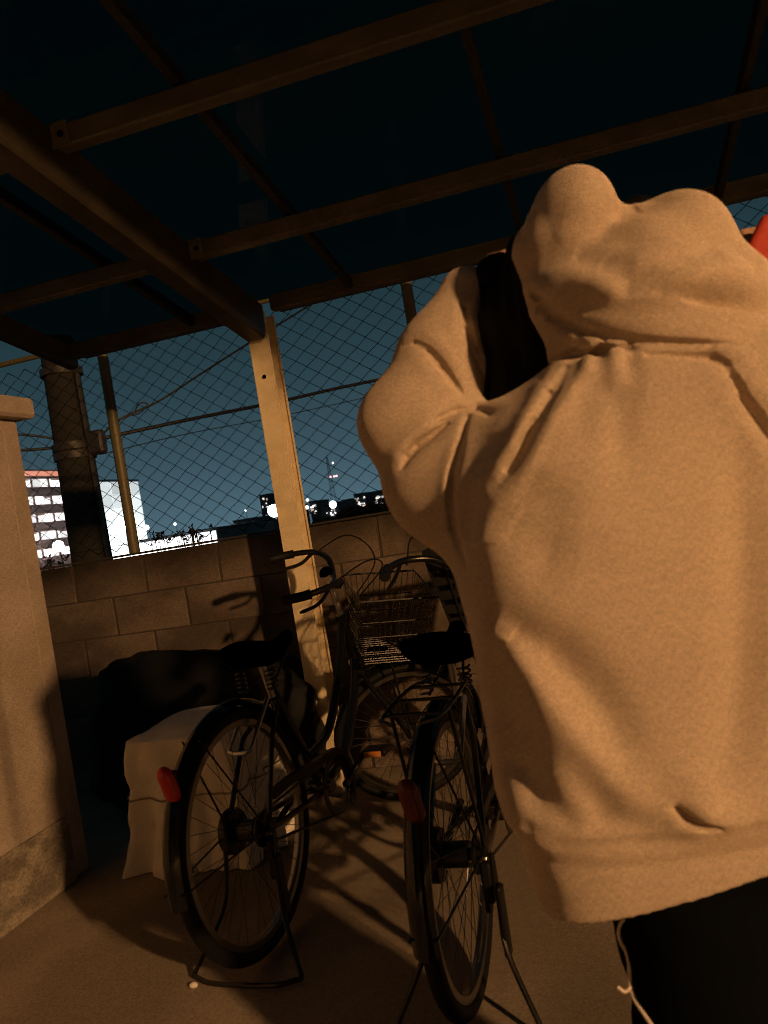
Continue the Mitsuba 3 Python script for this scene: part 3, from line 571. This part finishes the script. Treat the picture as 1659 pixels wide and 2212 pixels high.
single("pebble", ball(pb_ + (0, 0, .006), np.array([.012, .009, .007]), 2), "tarp", "small pale pebble on the floor left of the left bicycle's stand", "pebble", smooth=True)
rope = [tarp_pt(u, 0.55) for u in np.linspace(0, 1, 60, endpoint=False)]; cx_ = np.array([(x0 + x1) / 2, (y0 + y1) / 2]); rope = np.array(rope); rope[:, :2] += 0.006 * (rope[:, :2] - cx_) / np.linalg.norm(rope[:, :2] - cx_, axis=1)[:, None]
part("tarpaulin", "rope", tube(rope, .0035, 6, True), "plinth", smooth=40)
# ---------------------------------------------------------------- person in the hoodie (distance fields on a grid, meshed by surface nets)
PO = np.array([FWD[0] * 1.0 + RGT[0] * 0.37, FWD[1] * 1.0 + RGT[1] * 0.37, 0.0])
PM = np.eye(4); PM[:3, 0], PM[:3, 1], PM[:3, 3] = RGT, FWD, PO       # person frame: x to the right, y away, z up
def relax(m, rounds=1, lam=0.5, nu=0.52):
    """Taubin smoothing on the mesh's own edges."""
    import scipy.sparse as sp
    e = np.vstack([m.faces[:, [0, 1]], m.faces[:, [1, 2]], m.faces[:, [2, 0]]]); e = np.unique(np.sort(e, 1), axis=0); n = len(m.vertices)
    A = sp.coo_matrix((np.ones(2 * len(e)), (np.r_[e[:, 0], e[:, 1]], np.r_[e[:, 1], e[:, 0]])), (n, n)).tocsr(); deg = np.maximum(np.asarray(A.sum(1)).ravel(), 1); v = np.array(m.vertices); used = np.asarray(A.sum(1)).ravel() > 0
    for _ in range(rounds):
        for k in (lam, -nu): v[used] += k * ((A @ v) / deg[:, None] - v)[used]
    m.vertices = v
SLIT = 0.0047
class Field:
    def __init__(s, lo, hi, h):
        s.lo, s.h = np.array(lo, float), h; s.n = np.ceil((np.array(hi) - lo) / h).astype(int) + 1
        s.ax = [s.lo[i] + np.arange(s.n[i]) * h for i in range(3)]; s.F = np.full(s.n, 0.25, np.float32)
    def block(s, lo, hi):
        i0 = np.clip(np.floor((np.array(lo) - s.lo) / s.h).astype(int), 0, s.n); i1 = np.clip(np.ceil((np.array(hi) - s.lo) / s.h).astype(int) + 1, 0, s.n)
        sl = tuple(slice(a, b) for a, b in zip(i0, i1)); return sl, np.meshgrid(*[a[q].astype(np.float32) for a, q in zip(s.ax, sl)], indexing="ij")
    def put(s, fn, lo, hi, k=0.02, mode="u"):
        m = 2.5 * k + 0.02; sl, P = s.block(np.array(lo) - m, np.array(hi) + m)
        if P[0].size == 0: return
        d = fn(*P); f = s.F[sl]
        if mode == "u": g = np.clip(0.5 + 0.5 * (f - d) / k, 0, 1); s.F[sl] = f * (1 - g) + d * g - k * g * (1 - g)
        elif mode == "s": g = np.clip(0.5 - 0.5 * (f + d) / k, 0, 1); s.F[sl] = f * (1 - g) - d * g + k * g * (1 - g)
        elif mode == "+": s.F[sl] = f + d
    def cone(s, a, b, ra, rb, k=0.02, mode="u", sq=(1, 1, 1)):
        a, b = np.array(a, float), np.array(b, float); ab = b - a; q = float(ab @ ab) + 1e-12; r = max(ra, rb)
        def fn(x, y, z):
            t = np.clip(((x - a[0]) * ab[0] + (y - a[1]) * ab[1] + (z - a[2]) * ab[2]) / q, 0, 1)
            return np.sqrt(((x - a[0] - t * ab[0]) / sq[0]) ** 2 + ((y - a[1] - t * ab[1]) / sq[1]) ** 2 + ((z - a[2] - t * ab[2]) / sq[2]) ** 2) - (ra + (rb - ra) * t)
        s.put(fn, np.minimum(a, b) - r * max(sq), np.maximum(a, b) + r * max(sq), k, mode)
    def chain(s, pts, rs, k=0.02, mode="u"):
        for (p, q), (u, v) in zip(zip(pts[:-1], pts[1:]), zip(rs[:-1], rs[1:])): s.cone(p, q, u, v, k, mode)
    def ell(s, c, r, k=0.02, mode="u", tilt=0.0):
        ct, st = math.cos(tilt), math.sin(tilt)
        def fn(x, y, z):
            X, Z = (x - c[0]) * ct + (z - c[2]) * st, -(x - c[0]) * st + (z - c[2]) * ct
            q = np.sqrt((X / r[0]) ** 2 + ((y - c[1]) / r[1]) ** 2 + (Z / r[2]) ** 2) + 1e-9
            g = np.sqrt((X / r[0] ** 2) ** 2 + ((y - c[1]) / r[1] ** 2) ** 2 + (Z / r[2] ** 2) ** 2) + 1e-9
            return q * (q - 1) / g
        R_ = max(r); s.put(fn, np.array(c) - R_, np.array(c) + R_, k, mode)
    def groove(s, pts, a, w, sharp=False):
        """Moves the surface by a (inwards when positive) along a polyline, falling off over w."""
        pts = np.array(pts, float); w_ = np.broadcast_to(np.asarray(w, float), (len(pts),)); a_ = np.broadcast_to(np.asarray(a, float), (len(pts),)); W = w_.max() * 4.2
        sl, (x, y, z) = s.block(pts.min(0) - W * np.array([1, 3, 1]), pts.max(0) + W * np.array([1, 3, 1])); best = np.full(x.shape, 9.0, np.float32); amp = np.zeros_like(best)
        for i in range(len(pts) - 1):
            p, q = pts[i], pts[i + 1]; ab = q - p; L = float(ab @ ab) + 1e-12
            t = np.clip(((x - p[0]) * ab[0] + (y - p[1]) * ab[1] + (z - p[2]) * ab[2]) / L, 0, 1)
            d = np.sqrt((x - p[0] - t * ab[0]) ** 2 + (0.3 * (y - p[1] - t * ab[1])) ** 2 + (z - p[2] - t * ab[2]) ** 2) / (w_[i] + (w_[i + 1] - w_[i]) * t)
            m = d < best; best = np.where(m, d, best); amp = np.where(m, a_[i] + (a_[i + 1] - a_[i]) * t, amp)
        s.F[sl] += (amp * (0.18 * np.exp(-best ** 2) - 0.11 * np.exp(-((best - 1.7) / 0.9) ** 2) + 1.5 * np.exp(-(best * w_.mean() / (SLIT * np.sqrt(np.maximum(amp, 1e-6) / a_.max()))) ** 4)) if sharp else amp * np.exp(-best ** 2))
    def mesh(s):
        F = s.F; neg = F < 0; n = s.n - 1
        c8 = lambda A, o: A[o[0]:o[0] + n[0], o[1]:o[1] + n[1], o[2]:o[2] + n[2]]
        corners = [(i, j, k) for i in (0, 1) for j in (0, 1) for k in (0, 1)]
        al, an = c8(neg, (0, 0, 0)).copy(), c8(neg, (0, 0, 0)).copy()
        for o in corners[1:]: al &= c8(neg, o); an |= c8(neg, o)
        cell = np.argwhere(an & ~al); val = {o: F[tuple((cell + o).T)] for o in corners}; cnt = np.zeros(len(cell)); acc = np.zeros((len(cell), 3))
        for ax in range(3):
            for o in corners:
                if o[ax]: continue
                e = list(o); e[ax] = 1; fa, fb = val[o], val[tuple(e)]; m = (fa < 0) != (fb < 0); t = np.where(m, fa / np.where(m, fa - fb, 1), 0); cnt += m
                for i in range(3): acc[:, i] += m * (o[i] + (t if i == ax else 0))
        ids = np.full(tuple(n), -1, np.int32); ids[tuple(cell.T)] = np.arange(len(cell)); V = (cell + acc / cnt[:, None]) * s.h + s.lo
        faces = []
        for ax in range(3):
            b, c = [(1, 2), (2, 0), (0, 1)][ax]; sl = [slice(1, n[i]) for i in range(3)]; sl[ax] = slice(0, n[ax]); a = neg[tuple(sl)]
            s2 = list(sl); s2[ax] = slice(1, n[ax] + 1); bb = neg[tuple(s2)]; pos = np.argwhere(a != bb)
            if len(pos) == 0: continue
            fl = a[tuple(pos.T)]; g = pos.copy()
            for i in range(3):
                if i != ax: g[:, i] += 1
            def I(db, dc): q = g.copy(); q[:, b] -= db; q[:, c] -= dc; return ids[tuple(q.T)]
            q = np.stack([I(1, 1), I(0, 1), I(0, 0), I(1, 0)], 1); q = np.where(fl[:, None], q, q[:, ::-1])
            faces += [q[:, [0, 1, 2]], q[:, [0, 2, 3]]]
        return trimesh.Trimesh(V, np.vstack(faces), process=False)
def prof(z, zs, vs): return np.interp(z, zs, vs).astype(np.float32)
def hoodie_base(h=0.0027):
    f = Field((-0.42, -0.215, 0.62), (0.43, 0.245, 1.565), h)
    zs = [0.60, 0.66, 0.70, 0.745, 0.78, 0.90, 1.02, 1.10, 1.17, 1.22, 1.26, 1.30]
    A = [.262, .264, .267, .275, .290, .288, .288, .286, .262, .225, .175, .13]
    B = [.150, .152, .150, .150, .170, .165, .160, .160, .158, .150, .132, .11]
    def torso(x, y, z):
        a, b = prof(z, zs, A), prof(z, zs, B); q = (np.abs(x) / a) ** 3.6 + (np.abs(y) / b) ** 3.6
        d = (q ** (1 / 3.6) - 1) * np.minimum(a, b) * 0.9
        low = 0.70 + 0.15 * x - 0.13 * y
        return np.maximum(np.maximum(d, low - z), z - 1.285)
    f.put(torso, (-.3, -.19, .62), (.3, .19, 1.30), 0.02)
    # left arm, lifted: upper arm, forearm, the wide sleeve under the arm
    f.cone((-.13, .0, 1.175), (-.275, .09, 1.175), .095, .085, .05)
    f.cone((-.285, .10, 1.195), (-.30, .11, 1.262), .074, .074, .04)
    f.cone((-.298, .11, 1.262), (-.250, .135, 1.345), .074, .066, .025)
    f.cone((-.250, .135, 1.345), (-.207, .15, 1.430), .064, .040, .025)
    f.cone((-.31, .10, 1.25), (-.335, .095, 1.262), .06, .048, .03)
    f.cone((-.20, .05, 1.14), (-.20, .02, 1.06), .085, .07, .05)
    f.cone((-.250, .07, 1.16), (-.215, .03, 1.09), .052, .052, .05)
    # right arm, lifted out of view
    f.cone((.14, .0, 1.17), (.31, .06, 1.13), .098, .085, .05)
    f.cone((.31, .06, 1.13), (.31, .12, 1.25), .085, .075, .03)
    f.cone((.31, .12, 1.25), (.30, .14, 1.37), .07, .048, .03)
    f.cone((.20, .03, 1.10), (.21, .02, 1.02), .08, .07, .05)
    def column(x, y, z):
        q = np.sqrt(((x + .004) / .130) ** 2 + (y / .105) ** 2); return np.maximum((q - 1) * .105, np.abs(z - 1.30) - .05)
    f.put(column, (-.14, -.11, 1.24), (.14, .11, 1.36), 0.012)
    # collar band and hood
    def band(x, y, z):
        zc = 1.288 - 0.25 * x; q = np.sqrt((x / .134) ** 2 + (y / .125) ** 2)
        return np.maximum((q - 1) * .125, np.abs(z - zc) - 0.016) - 0.006
    f.put(band, (-.17, -.14, 1.2), (.17, .14, 1.36), 0.008)
    return f
def hood_shape(f):
    f.ell((-.016, -.020, 1.350), (.122, .124, .050), .014, tilt=-.22)
    f.ell((-.020, .0, 1.383), (.106, .112, .066), .03, tilt=-.28)
    f.ell((-.088, .005, 1.448), (.054, .085, .076), .018, tilt=-.15)
    f.ell((-.124, .03, 1.432), (.034, .07, .052), .015)
    f.ell((-.105, .01, 1.375), (.045, .09, .05), .02)
    f.cone((-.025, .0, 1.413), (.030, .0, 1.411), .050, .058, .02, sq=(1, 1.5, 1))
    f.cone((.030, .0, 1.408), (.066, .0, 1.350), .054, .052, .02, sq=(1, 1.5, 1))
    f.ell((.064, -.005, 1.334), (.046, .095, .056), .02, tilt=-.4)
    f.ell((-.012, -.01, 1.515), (.030, .16, .040), .012, "s")
    return f
CREASES = [
    ('t', [[-0.122, -0.064, 1.298], [-0.133, -0.088, 1.283], [-0.148, -0.104, 1.262], [-0.16, -0.114, 1.244]], [0.008, 0.007, 0.004, 0.001], [0.008, 0.008, 0.009, 0.01]),
    ('t', [[-0.101, -0.08, 1.289], [-0.113, -0.112, 1.275], [-0.116, -0.124, 1.258], [-0.126, -0.138, 1.23]], [0.009, 0.008, 0.005, 0.001], [0.008, 0.008, 0.009, 0.012]),
    ('t', [[-0.08, -0.118, 1.277], [-0.085, -0.124, 1.268], [-0.087, -0.13, 1.255], [-0.096, -0.146, 1.219]], [0.009, 0.008, 0.004, 0.001], [0.009, 0.009, 0.01, 0.013]),
    ('t!', [[-0.066, -0.124, 1.27], [-0.043, -0.128, 1.265], [-0.021, -0.132, 1.259], [-0.0, -0.134, 1.254], [0.009, -0.138, 1.245]], [0.005, 0.007, 0.009, 0.012, 0.008], [0.01, 0.01, 0.011, 0.012, 0.012]),
    ('t!', [[-0.143, -0.086, 1.277], [-0.167, -0.102, 1.25], [-0.192, -0.116, 1.222], [-0.215, -0.118, 1.19], [-0.23, -0.116, 1.173], [-0.244, -0.108, 1.16]], [0.01, 0.018, 0.02, 0.018, 0.014, 0.004], [0.009, 0.009, 0.008, 0.008, 0.009, 0.009]),
    ('t!', [[0.007, -0.136, 1.251], [0.011, -0.144, 1.23], [0.016, -0.152, 1.207], [0.024, -0.154, 1.189], [0.032, -0.156, 1.171], [0.046, -0.158, 1.139]], [0.003, 0.009, 0.013, 0.015, 0.015, 0.006], [0.012, 0.012, 0.012, 0.012, 0.012, 0.012]),
    ('t', [[-0.007, -0.158, 1.141], [-0.011, -0.158, 1.07], [-0.021, -0.16, 1.0], [-0.036, -0.162, 0.931], [-0.055, -0.166, 0.873], [-0.071, -0.168, 0.819]], [0.003, 0.008, 0.011, 0.012, 0.01, 0.004], [0.02, 0.024, 0.026, 0.026, 0.026, 0.026]),
    ('t', [[-0.111, -0.14, 1.233], [-0.116, -0.152, 1.183], [-0.121, -0.156, 1.145]], [0.006, 0.005, 0.001], [0.016, 0.018, 0.02]),
    ('t', [[-0.132, -0.124, 1.248], [-0.148, -0.14, 1.214], [-0.156, -0.146, 1.186]], [0.006, 0.004, 0.001], [0.014, 0.016, 0.018]),
    ('t', [[-0.235, -0.118, 1.161], [-0.217, -0.132, 1.147], [-0.2, -0.142, 1.13], [-0.2, -0.146, 1.101]], [0.001, 0.004, 0.005, 0.001], [0.024, 0.026, 0.026, 0.024]),
    ('t', [[-0.256, -0.106, 1.129], [-0.233, -0.13, 1.11], [-0.206, -0.144, 1.082], [-0.179, -0.15, 1.073]], [0.001, 0.005, 0.007, 0.002], [0.026, 0.03, 0.032, 0.032]),
    ('t', [[-0.267, -0.106, 1.016], [-0.248, -0.126, 0.998], [-0.218, -0.142, 0.972], [-0.193, -0.15, 0.93], [-0.18, -0.154, 0.9], [-0.173, -0.158, 0.861]], [0.002, 0.008, 0.013, 0.014, 0.012, 0.004], [0.02, 0.024, 0.028, 0.03, 0.028, 0.028]),
    ('t', [[-0.27, -0.102, 0.983], [-0.27, -0.104, 0.943], [-0.27, -0.106, 0.892], [-0.263, -0.116, 0.849], [-0.251, -0.13, 0.816]], [0.004, 0.009, 0.012, 0.012, 0.005], [0.014, 0.02, 0.024, 0.024, 0.022]),
    ('t', [[-0.21, -0.148, 0.855], [-0.201, -0.152, 0.826], [-0.192, -0.156, 0.801], [-0.162, -0.162, 0.787], [-0.136, -0.166, 0.782]], [0.004, 0.009, 0.011, 0.008, 0.003], [0.018, 0.02, 0.022, 0.022, 0.02]),
    ('t', [[-0.265, -0.11, 0.989], [-0.233, -0.136, 0.934], [-0.206, -0.15, 0.884], [-0.19, -0.156, 0.844], [-0.163, -0.162, 0.813]], [-0.006, -0.01, -0.011, -0.009, -0.003], [0.016, 0.022, 0.024, 0.022, 0.022]),
    ('t', [[-0.251, -0.13, 0.816], [-0.232, -0.142, 0.798], [-0.216, -0.15, 0.789]], [0.004, 0.005, 0.003], [0.016, 0.016, 0.016]),
    ('t!', [[-0.125, -0.166, 0.805], [-0.117, -0.166, 0.794], [-0.103, -0.168, 0.784], [-0.085, -0.168, 0.779]], [0.007, 0.01, 0.008, 0.002], [0.008, 0.009, 0.009, 0.009]),
    ('t', [[-0.105, -0.166, 0.824], [-0.096, -0.168, 0.802], [-0.079, -0.168, 0.79]], [-0.006, -0.012, -0.006], [0.024, 0.026, 0.026]),
    ('t', [[-0.269, -0.114, 0.783], [-0.24, -0.136, 0.775], [-0.2, -0.15, 0.772], [-0.15, -0.158, 0.769], [-0.098, -0.162, 0.77], [-0.038, -0.164, 0.772]], [0.003, 0.004, 0.004, 0.004, 0.003, 0.003], [0.012, 0.012, 0.012, 0.012, 0.012, 0.012]),
    ('s!', [[-0.309, 0.096, 1.365], [-0.295, 0.08, 1.363], [-0.279, 0.066, 1.348], [-0.266, 0.056, 1.323], [-0.255, 0.05, 1.299], [-0.246, 0.048, 1.282]], [0.002, 0.006, 0.011, 0.016, 0.015, 0.003], [0.01, 0.011, 0.011, 0.011, 0.01, 0.008]),
    ('s!', [[-0.22, 0.092, 1.399], [-0.222, 0.076, 1.371], [-0.22, 0.072, 1.346], [-0.217, 0.074, 1.327], [-0.214, 0.08, 1.312]], [0.008, 0.016, 0.014, 0.008, 0.003], [0.008, 0.011, 0.01, 0.008, 0.007]),
    ('s', [[-0.195, 0.1, 1.382], [-0.2, 0.086, 1.348], [-0.197, 0.092, 1.33]], [0.005, 0.008, 0.003], [0.012, 0.012, 0.01]),
    ('s!', [[-0.276, 0.02, 1.245], [-0.295, 0.018, 1.235], [-0.316, 0.024, 1.225], [-0.33, 0.028, 1.214], [-0.339, 0.032, 1.201]], [0.005, 0.012, 0.014, 0.014, 0.004], [0.007, 0.009, 0.01, 0.009, 0.007]),
    ('s!', [[-0.249, 0.014, 1.249], [-0.267, -0.016, 1.215], [-0.282, -0.022, 1.183], [-0.29, -0.02, 1.151], [-0.292, -0.018, 1.118], [-0.29, -0.026, 1.096], [-0.288, -0.036, 1.079]], [0.003, 0.005, 0.006, 0.006, 0.005, 0.004, 0.002], [0.006, 0.006, 0.006, 0.006, 0.006, 0.006, 0.006]),
    ('s!', [[-0.286, 0.024, 1.253], [-0.258, 0.03, 1.261], [-0.235, 0.026, 1.26], [-0.227, -0.012, 1.248]], [0.004, 0.006, 0.007, 0.006], [0.01, 0.01, 0.01, 0.01]),
    ('h', [[-0.116, -0.066, 1.446], [-0.097, -0.076, 1.434], [-0.074, -0.082, 1.423], [-0.064, -0.102, 1.404]], [0.005, 0.009, 0.011, 0.007], [0.02, 0.024, 0.026, 0.022]),
    ('h', [[-0.043, -0.068, 1.443], [-0.026, -0.066, 1.445], [-0.003, -0.056, 1.452]], [0.012, 0.012, 0.005], [0.014, 0.014, 0.014]),
    ('h', [[-0.132, -0.048, 1.407], [-0.11, -0.082, 1.395], [-0.09, -0.112, 1.375], [-0.071, -0.128, 1.352], [-0.047, -0.138, 1.35], [-0.018, -0.142, 1.356], [0.018, -0.128, 1.364]], [0.004, 0.008, 0.011, 0.014, 0.01, 0.006, 0.004], [0.018, 0.018, 0.018, 0.016, 0.018, 0.016, 0.014]),
    ('h', [[-0.144, -0.036, 1.385], [-0.116, -0.09, 1.37], [-0.085, -0.114, 1.348], [-0.054, -0.122, 1.335], [-0.01, -0.138, 1.337], [0.049, -0.12, 1.349]], [-0.004, -0.008, -0.008, -0.006, -0.005, -0.003], [0.018, 0.018, 0.018, 0.018, 0.018, 0.018]),
    ('h', [[-0.137, 0.002, 1.503], [-0.144, 0.018, 1.481], [-0.152, 0.006, 1.455]], [0.006, 0.008, 0.006], [0.008, 0.008, 0.008]),
    ('h!', [[-0.15, -0.006, 1.383], [-0.146, -0.028, 1.363], [-0.138, -0.04, 1.345], [-0.127, -0.054, 1.329]], [0.01, 0.022, 0.022, 0.01], [0.007, 0.008, 0.008, 0.007]),
    ('h!', [[-0.127, -0.054, 1.329], [-0.116, -0.074, 1.315], [-0.097, -0.094, 1.302], [-0.074, -0.112, 1.29], [-0.044, -0.124, 1.28], [0.002, -0.13, 1.269], [0.035, -0.13, 1.263]], [0.01, 0.013, 0.012, 0.009, 0.006, 0.003, 0.0005], [0.007, 0.008, 0.009, 0.01, 0.01, 0.01, 0.01]),
]
PIPING = [(-0.181, 0.642), (-0.187, 0.631), (-0.19, 0.618), (-0.189, 0.604), (-0.184, 0.59), (-0.183, 0.576), (-0.185, 0.56), (-0.186, 0.55), (-0.184, 0.536), (-0.178, 0.524), (-0.17, 0.509), (-0.158, 0.485)]
LOOP = (-0.198, 0.558)
def posed(mesh): mesh = mesh.copy(); mesh.apply_transform(PM); return mesh
who = thing("person", "person seen from behind in a tan hooded sweatshirt and black trousers, left elbow raised", "person")
hf = hood_shape(hoodie_base())
for nm, pts, a, w in CREASES: hf.groove(pts, np.array(a) * {'t!': 1.3, 't': 1.0, 's!': 1.5, 's': 1.0, 'h!': 1.2, 'h': 1.0}[nm], np.array(w), '!' in nm)
# fine unevenness of heavy cotton
near = np.argwhere(np.abs(hf.F) < 0.025); hf.F[tuple(near.T)] += ((meshkit.fbm((near * hf.h + hf.lo) * 9.0, 3, 3) - 0.5) * 0.005).astype(np.float32); del near
hm = hf.mesh(); relax(hm, 1)
part(who, "hoodie", posed(hm), "fleece", smooth=True, label="tan fleece hoodie with gathered neckline, deep folds at the raised left sleeve and a ribbed hem")
# body: one continuous figure under the clothes, hands and head included
bf = Field((-0.36, -0.16, -0.005), (0.40, 0.42, 1.52), 0.006)
bf.ell((0, 0.0, 1.08), (.15, .085, .17), .03); bf.ell((0, 0.0, .86), (.15, .095, .12), .05)
bf.cone((-.12, 0, 1.18), (.12, 0, 1.18), .055, .055, .04); bf.cone((0, .0, 1.2), (0, .02, 1.29), .05, .048, .03)
hc = np.array([0.0, .045, 1.375])
bf.ell(hc, (.070, .085, .085), .02); bf.ell(hc + (0, .035, -.055), (.05, .055, .05), .03)
bf.ell(hc + (0, .092, -.01), (.012, .018, .022), .012)
for s_ in (-1, 1):
    bf.ell(hc + (s_ * .028, .078, .012), (.014, .010, .008), .004, "s"); bf.ell(hc + (s_ * .028, .074, .012), (.011, .010, .009), .002); bf.ell(hc + (s_ * .070, .0, -.005), (.010, .018, .026), .006)
bf.ell(hc + (0, .088, -.050), (.022, .008, .005), .004, "s")
for s_, el, wr in ((-1, (-.30, .11, 1.245), (-.205, .165, 1.42)), (1, (.31, .06, 1.15), (.30, .14, 1.38))):
    bf.chain([(s_ * .14, 0, 1.17), el, wr], [.045, .034, .024], .02)
for s_ in (-1, 1):
    bf.chain([(s_ * .075, 0, .80), (s_ * .085, .01, .46), (s_ * .085, -.01, .09)], [.075, .05, .036], .03); bf.cone((s_ * .085, -.02, .045), (s_ * .10, .15, .035), .036, .028, .03)
def hand(field, wrist, palm_dir, side_dir, curl_dir, curl, L=.165):
    """Palm, five bent fingers of unequal length, thumb off the side of the palm."""
    w, d, s_, c = (np.array(v, float) for v in (wrist, palm_dir, side_dir, curl_dir)); d /= np.linalg.norm(d); s_ /= np.linalg.norm(s_); c /= np.linalg.norm(c)
    for q in (-.022, -.008, .008, .022): field.cone(w + d * .01 + s_ * q * .6, w + d * .075 + s_ * q, .014, .011, .01)
    for q, ln, e in ((-.027, .060, .10), (-.009, .074, 0), (.009, .078, -.05), (.027, .070, -.1)):
        p0 = w + d * .078 + s_ * q; a = curl + e; pts = [p0]; dd = d
        for fr, an in ((.45, a * .5), (.32, a * 1.1), (.23, a * 1.6)):
            dd = d * math.cos(an) + c * math.sin(an); pts.append(pts[-1] + dd * ln * fr)
        field.chain(pts, [.0095, .0088, .008, .007], .003)
    t0 = w + d * .025 + s_ * .022; t1 = t0 + (d * .5 + s_ * .8 + c * .25) * .034; t2 = t1 + (d * .85 + s_ * .25 + c * .4) * .03; t3 = t2 + (d * .9 + c * .4) * .022
    field.chain([t0, t1, t2, t3], [.014, .0105, .0092, .0078], .006)
hands = Field((-0.28, -0.02, 1.30), (0.36, 0.32, 1.58), 0.003)
hands.cone((-.225, .145, 1.395), (-.200, .165, 1.425), .026, .022, .01); hand(hands, (-.200, .165, 1.425), (.9, .15, .12), (-.1, -.4, .9), (.2, .9, -.2), .6)
hands.cone((.305, .14, 1.35), (.30, .14, 1.39), .026, .022, .01); hand(hands, (.30, .14, 1.385), (-.9, -.1, .25), (-.2, .2, .9), (-.2, .9, -.2), .5)
hm2 = hands.mesh()
bm2 = bf.mesh(); relax(bm2, 1)
part(who, "body", posed(cat_([bm2, hm2])), "skin", smooth=True)
# hair: long and dark, hanging forward of the raised arm, filling the gap
ha = Field((-0.30, -0.10, 1.05), (0.16, 0.30, 1.54), 0.005)
ha.ell((0, .04, 1.40), (.085, .095, .085), .02)
ha.chain([(-.11, .06, 1.43), (-.135, .10, 1.36), (-.145, .11, 1.27), (-.135, .11, 1.15)], [.055, .065, .065, .04], .03)
ha.chain([(-.165, .13, 1.44), (-.17, .15, 1.36), (-.175, .15, 1.27)], [.035, .05, .05], .03)
sx = np.stack(np.meshgrid(*ha.ax, indexing="ij"), -1); ha.F += ((meshkit.noise(sx * np.array([70, 70, 7.0]), 4) - .5) * .010).astype(np.float32); del sx
part(who, "hair", posed(ha.mesh()), "hair", smooth=True, label="long dark hair hanging in the gap beside the raised arm")
# trousers with pale piping, shoes
tf = Field((-0.30, -0.22, 0.03), (0.30, 0.24, 0.86), 0.006)
tf.ell((0, 0, .76), (.175, .125, .12), .03)
for s_ in (-1, 1): tf.chain([(s_ * .085, 0, .74), (s_ * .085 + .012, .0, .48), (s_ * .10 + .01, -.01, .10)], [.105, .092, .072], .03)
tx = np.stack(np.meshgrid(*tf.ax, indexing="ij"), -1); tf.F += ((meshkit.fbm(tx * np.array([9, 9, 14.0]), 3, 8) - .5) * .016).astype(np.float32); del tx
tm = tf.mesh(); relax(tm, 1)
tk = part(who, "trousers", posed(tm), "trouser_cloth", smooth=True)
for s_ in (-1, 1):
    sh = Field((s_ * .10 - .07, -.12, -.004), (s_ * .10 + .08, .20, .12), .005); sh.cone((s_ * .10, -.04, .045), (s_ * .108, .14, .036), .045, .034, .02); sh.cone((s_ * .10, -.03, .06), (s_ * .10, -.02, .09), .04, .036, .02)
    part(who, "shoe", posed(sh.mesh()), "shoe", smooth=True)
# piping on the trousers: an offset curve on the cloth
def on_cloth(field, x, z, off=0.002):
    ix = (x - field.lo[0]) / field.h; iz = (z - field.lo[2]) / field.h
    for y in np.arange(-0.20, 0.2, 0.002):
        if field.F[int(round(ix)), int(round((y - field.lo[1]) / field.h)), int(round(iz))] < 0: return np.array([x, y - off, z])
    return np.array([x, -0.02, z])
pc = [on_cloth(tf, x + 0.012, z) for x, z in PIPING]; pc = np.array(pc); pc[:, 1] = np.convolve(np.pad(pc[:, 1], 2, mode="edge"), np.ones(5) / 5, "valid") - 0.003
pt = tube(spline(pc, 5), np.interp(np.arange(5 * len(pc) - 4), [0, 2.5 * len(pc), 5 * len(pc)], [.0019, .0024, .0036]), 8)
lp = pc[7] + (-.016, -.002, .003); pl = tube(spline([pc[7] + (0, -.001, 0), pc[7] + (-.008, -.004, -.003), lp], 5), .0022, 8)
part(who, "piping", posed(cat_([pt, pl])), "piping", smooth=True, label="thin pale wavy piping down the left trouser leg")
# mobile phone
ph = thing("mobile_phone", "red mobile phone held up beside the hood at the right edge of the picture", "phone")
pm_ = trimesh.convex.convex_hull(np.vstack([ball((sx_ * .026, sy_, sz_ * .063), .012, 2).vertices * (1, .5, 1) for sx_ in (-1, 1) for sy_ in (-.004, .003) for sz_ in (-1, 1)])); pm_.apply_transform(rot((0, 1, 0), 38)); pm_.apply_transform(rot((0, 0, 1), 12)); pm_.apply_translation((.187, .11, 1.384))
part(ph, "case", posed(pm_), "red_plastic"); gm = box(-.030, .030, .0076, .0084, -.066, .066); gm.apply_transform(rot((0, 1, 0), 38)); gm.apply_transform(rot((0, 0, 1), 12)); gm.apply_translation((.187, .11, 1.384)); part(ph, "screen", posed(gm), "black_gloss")
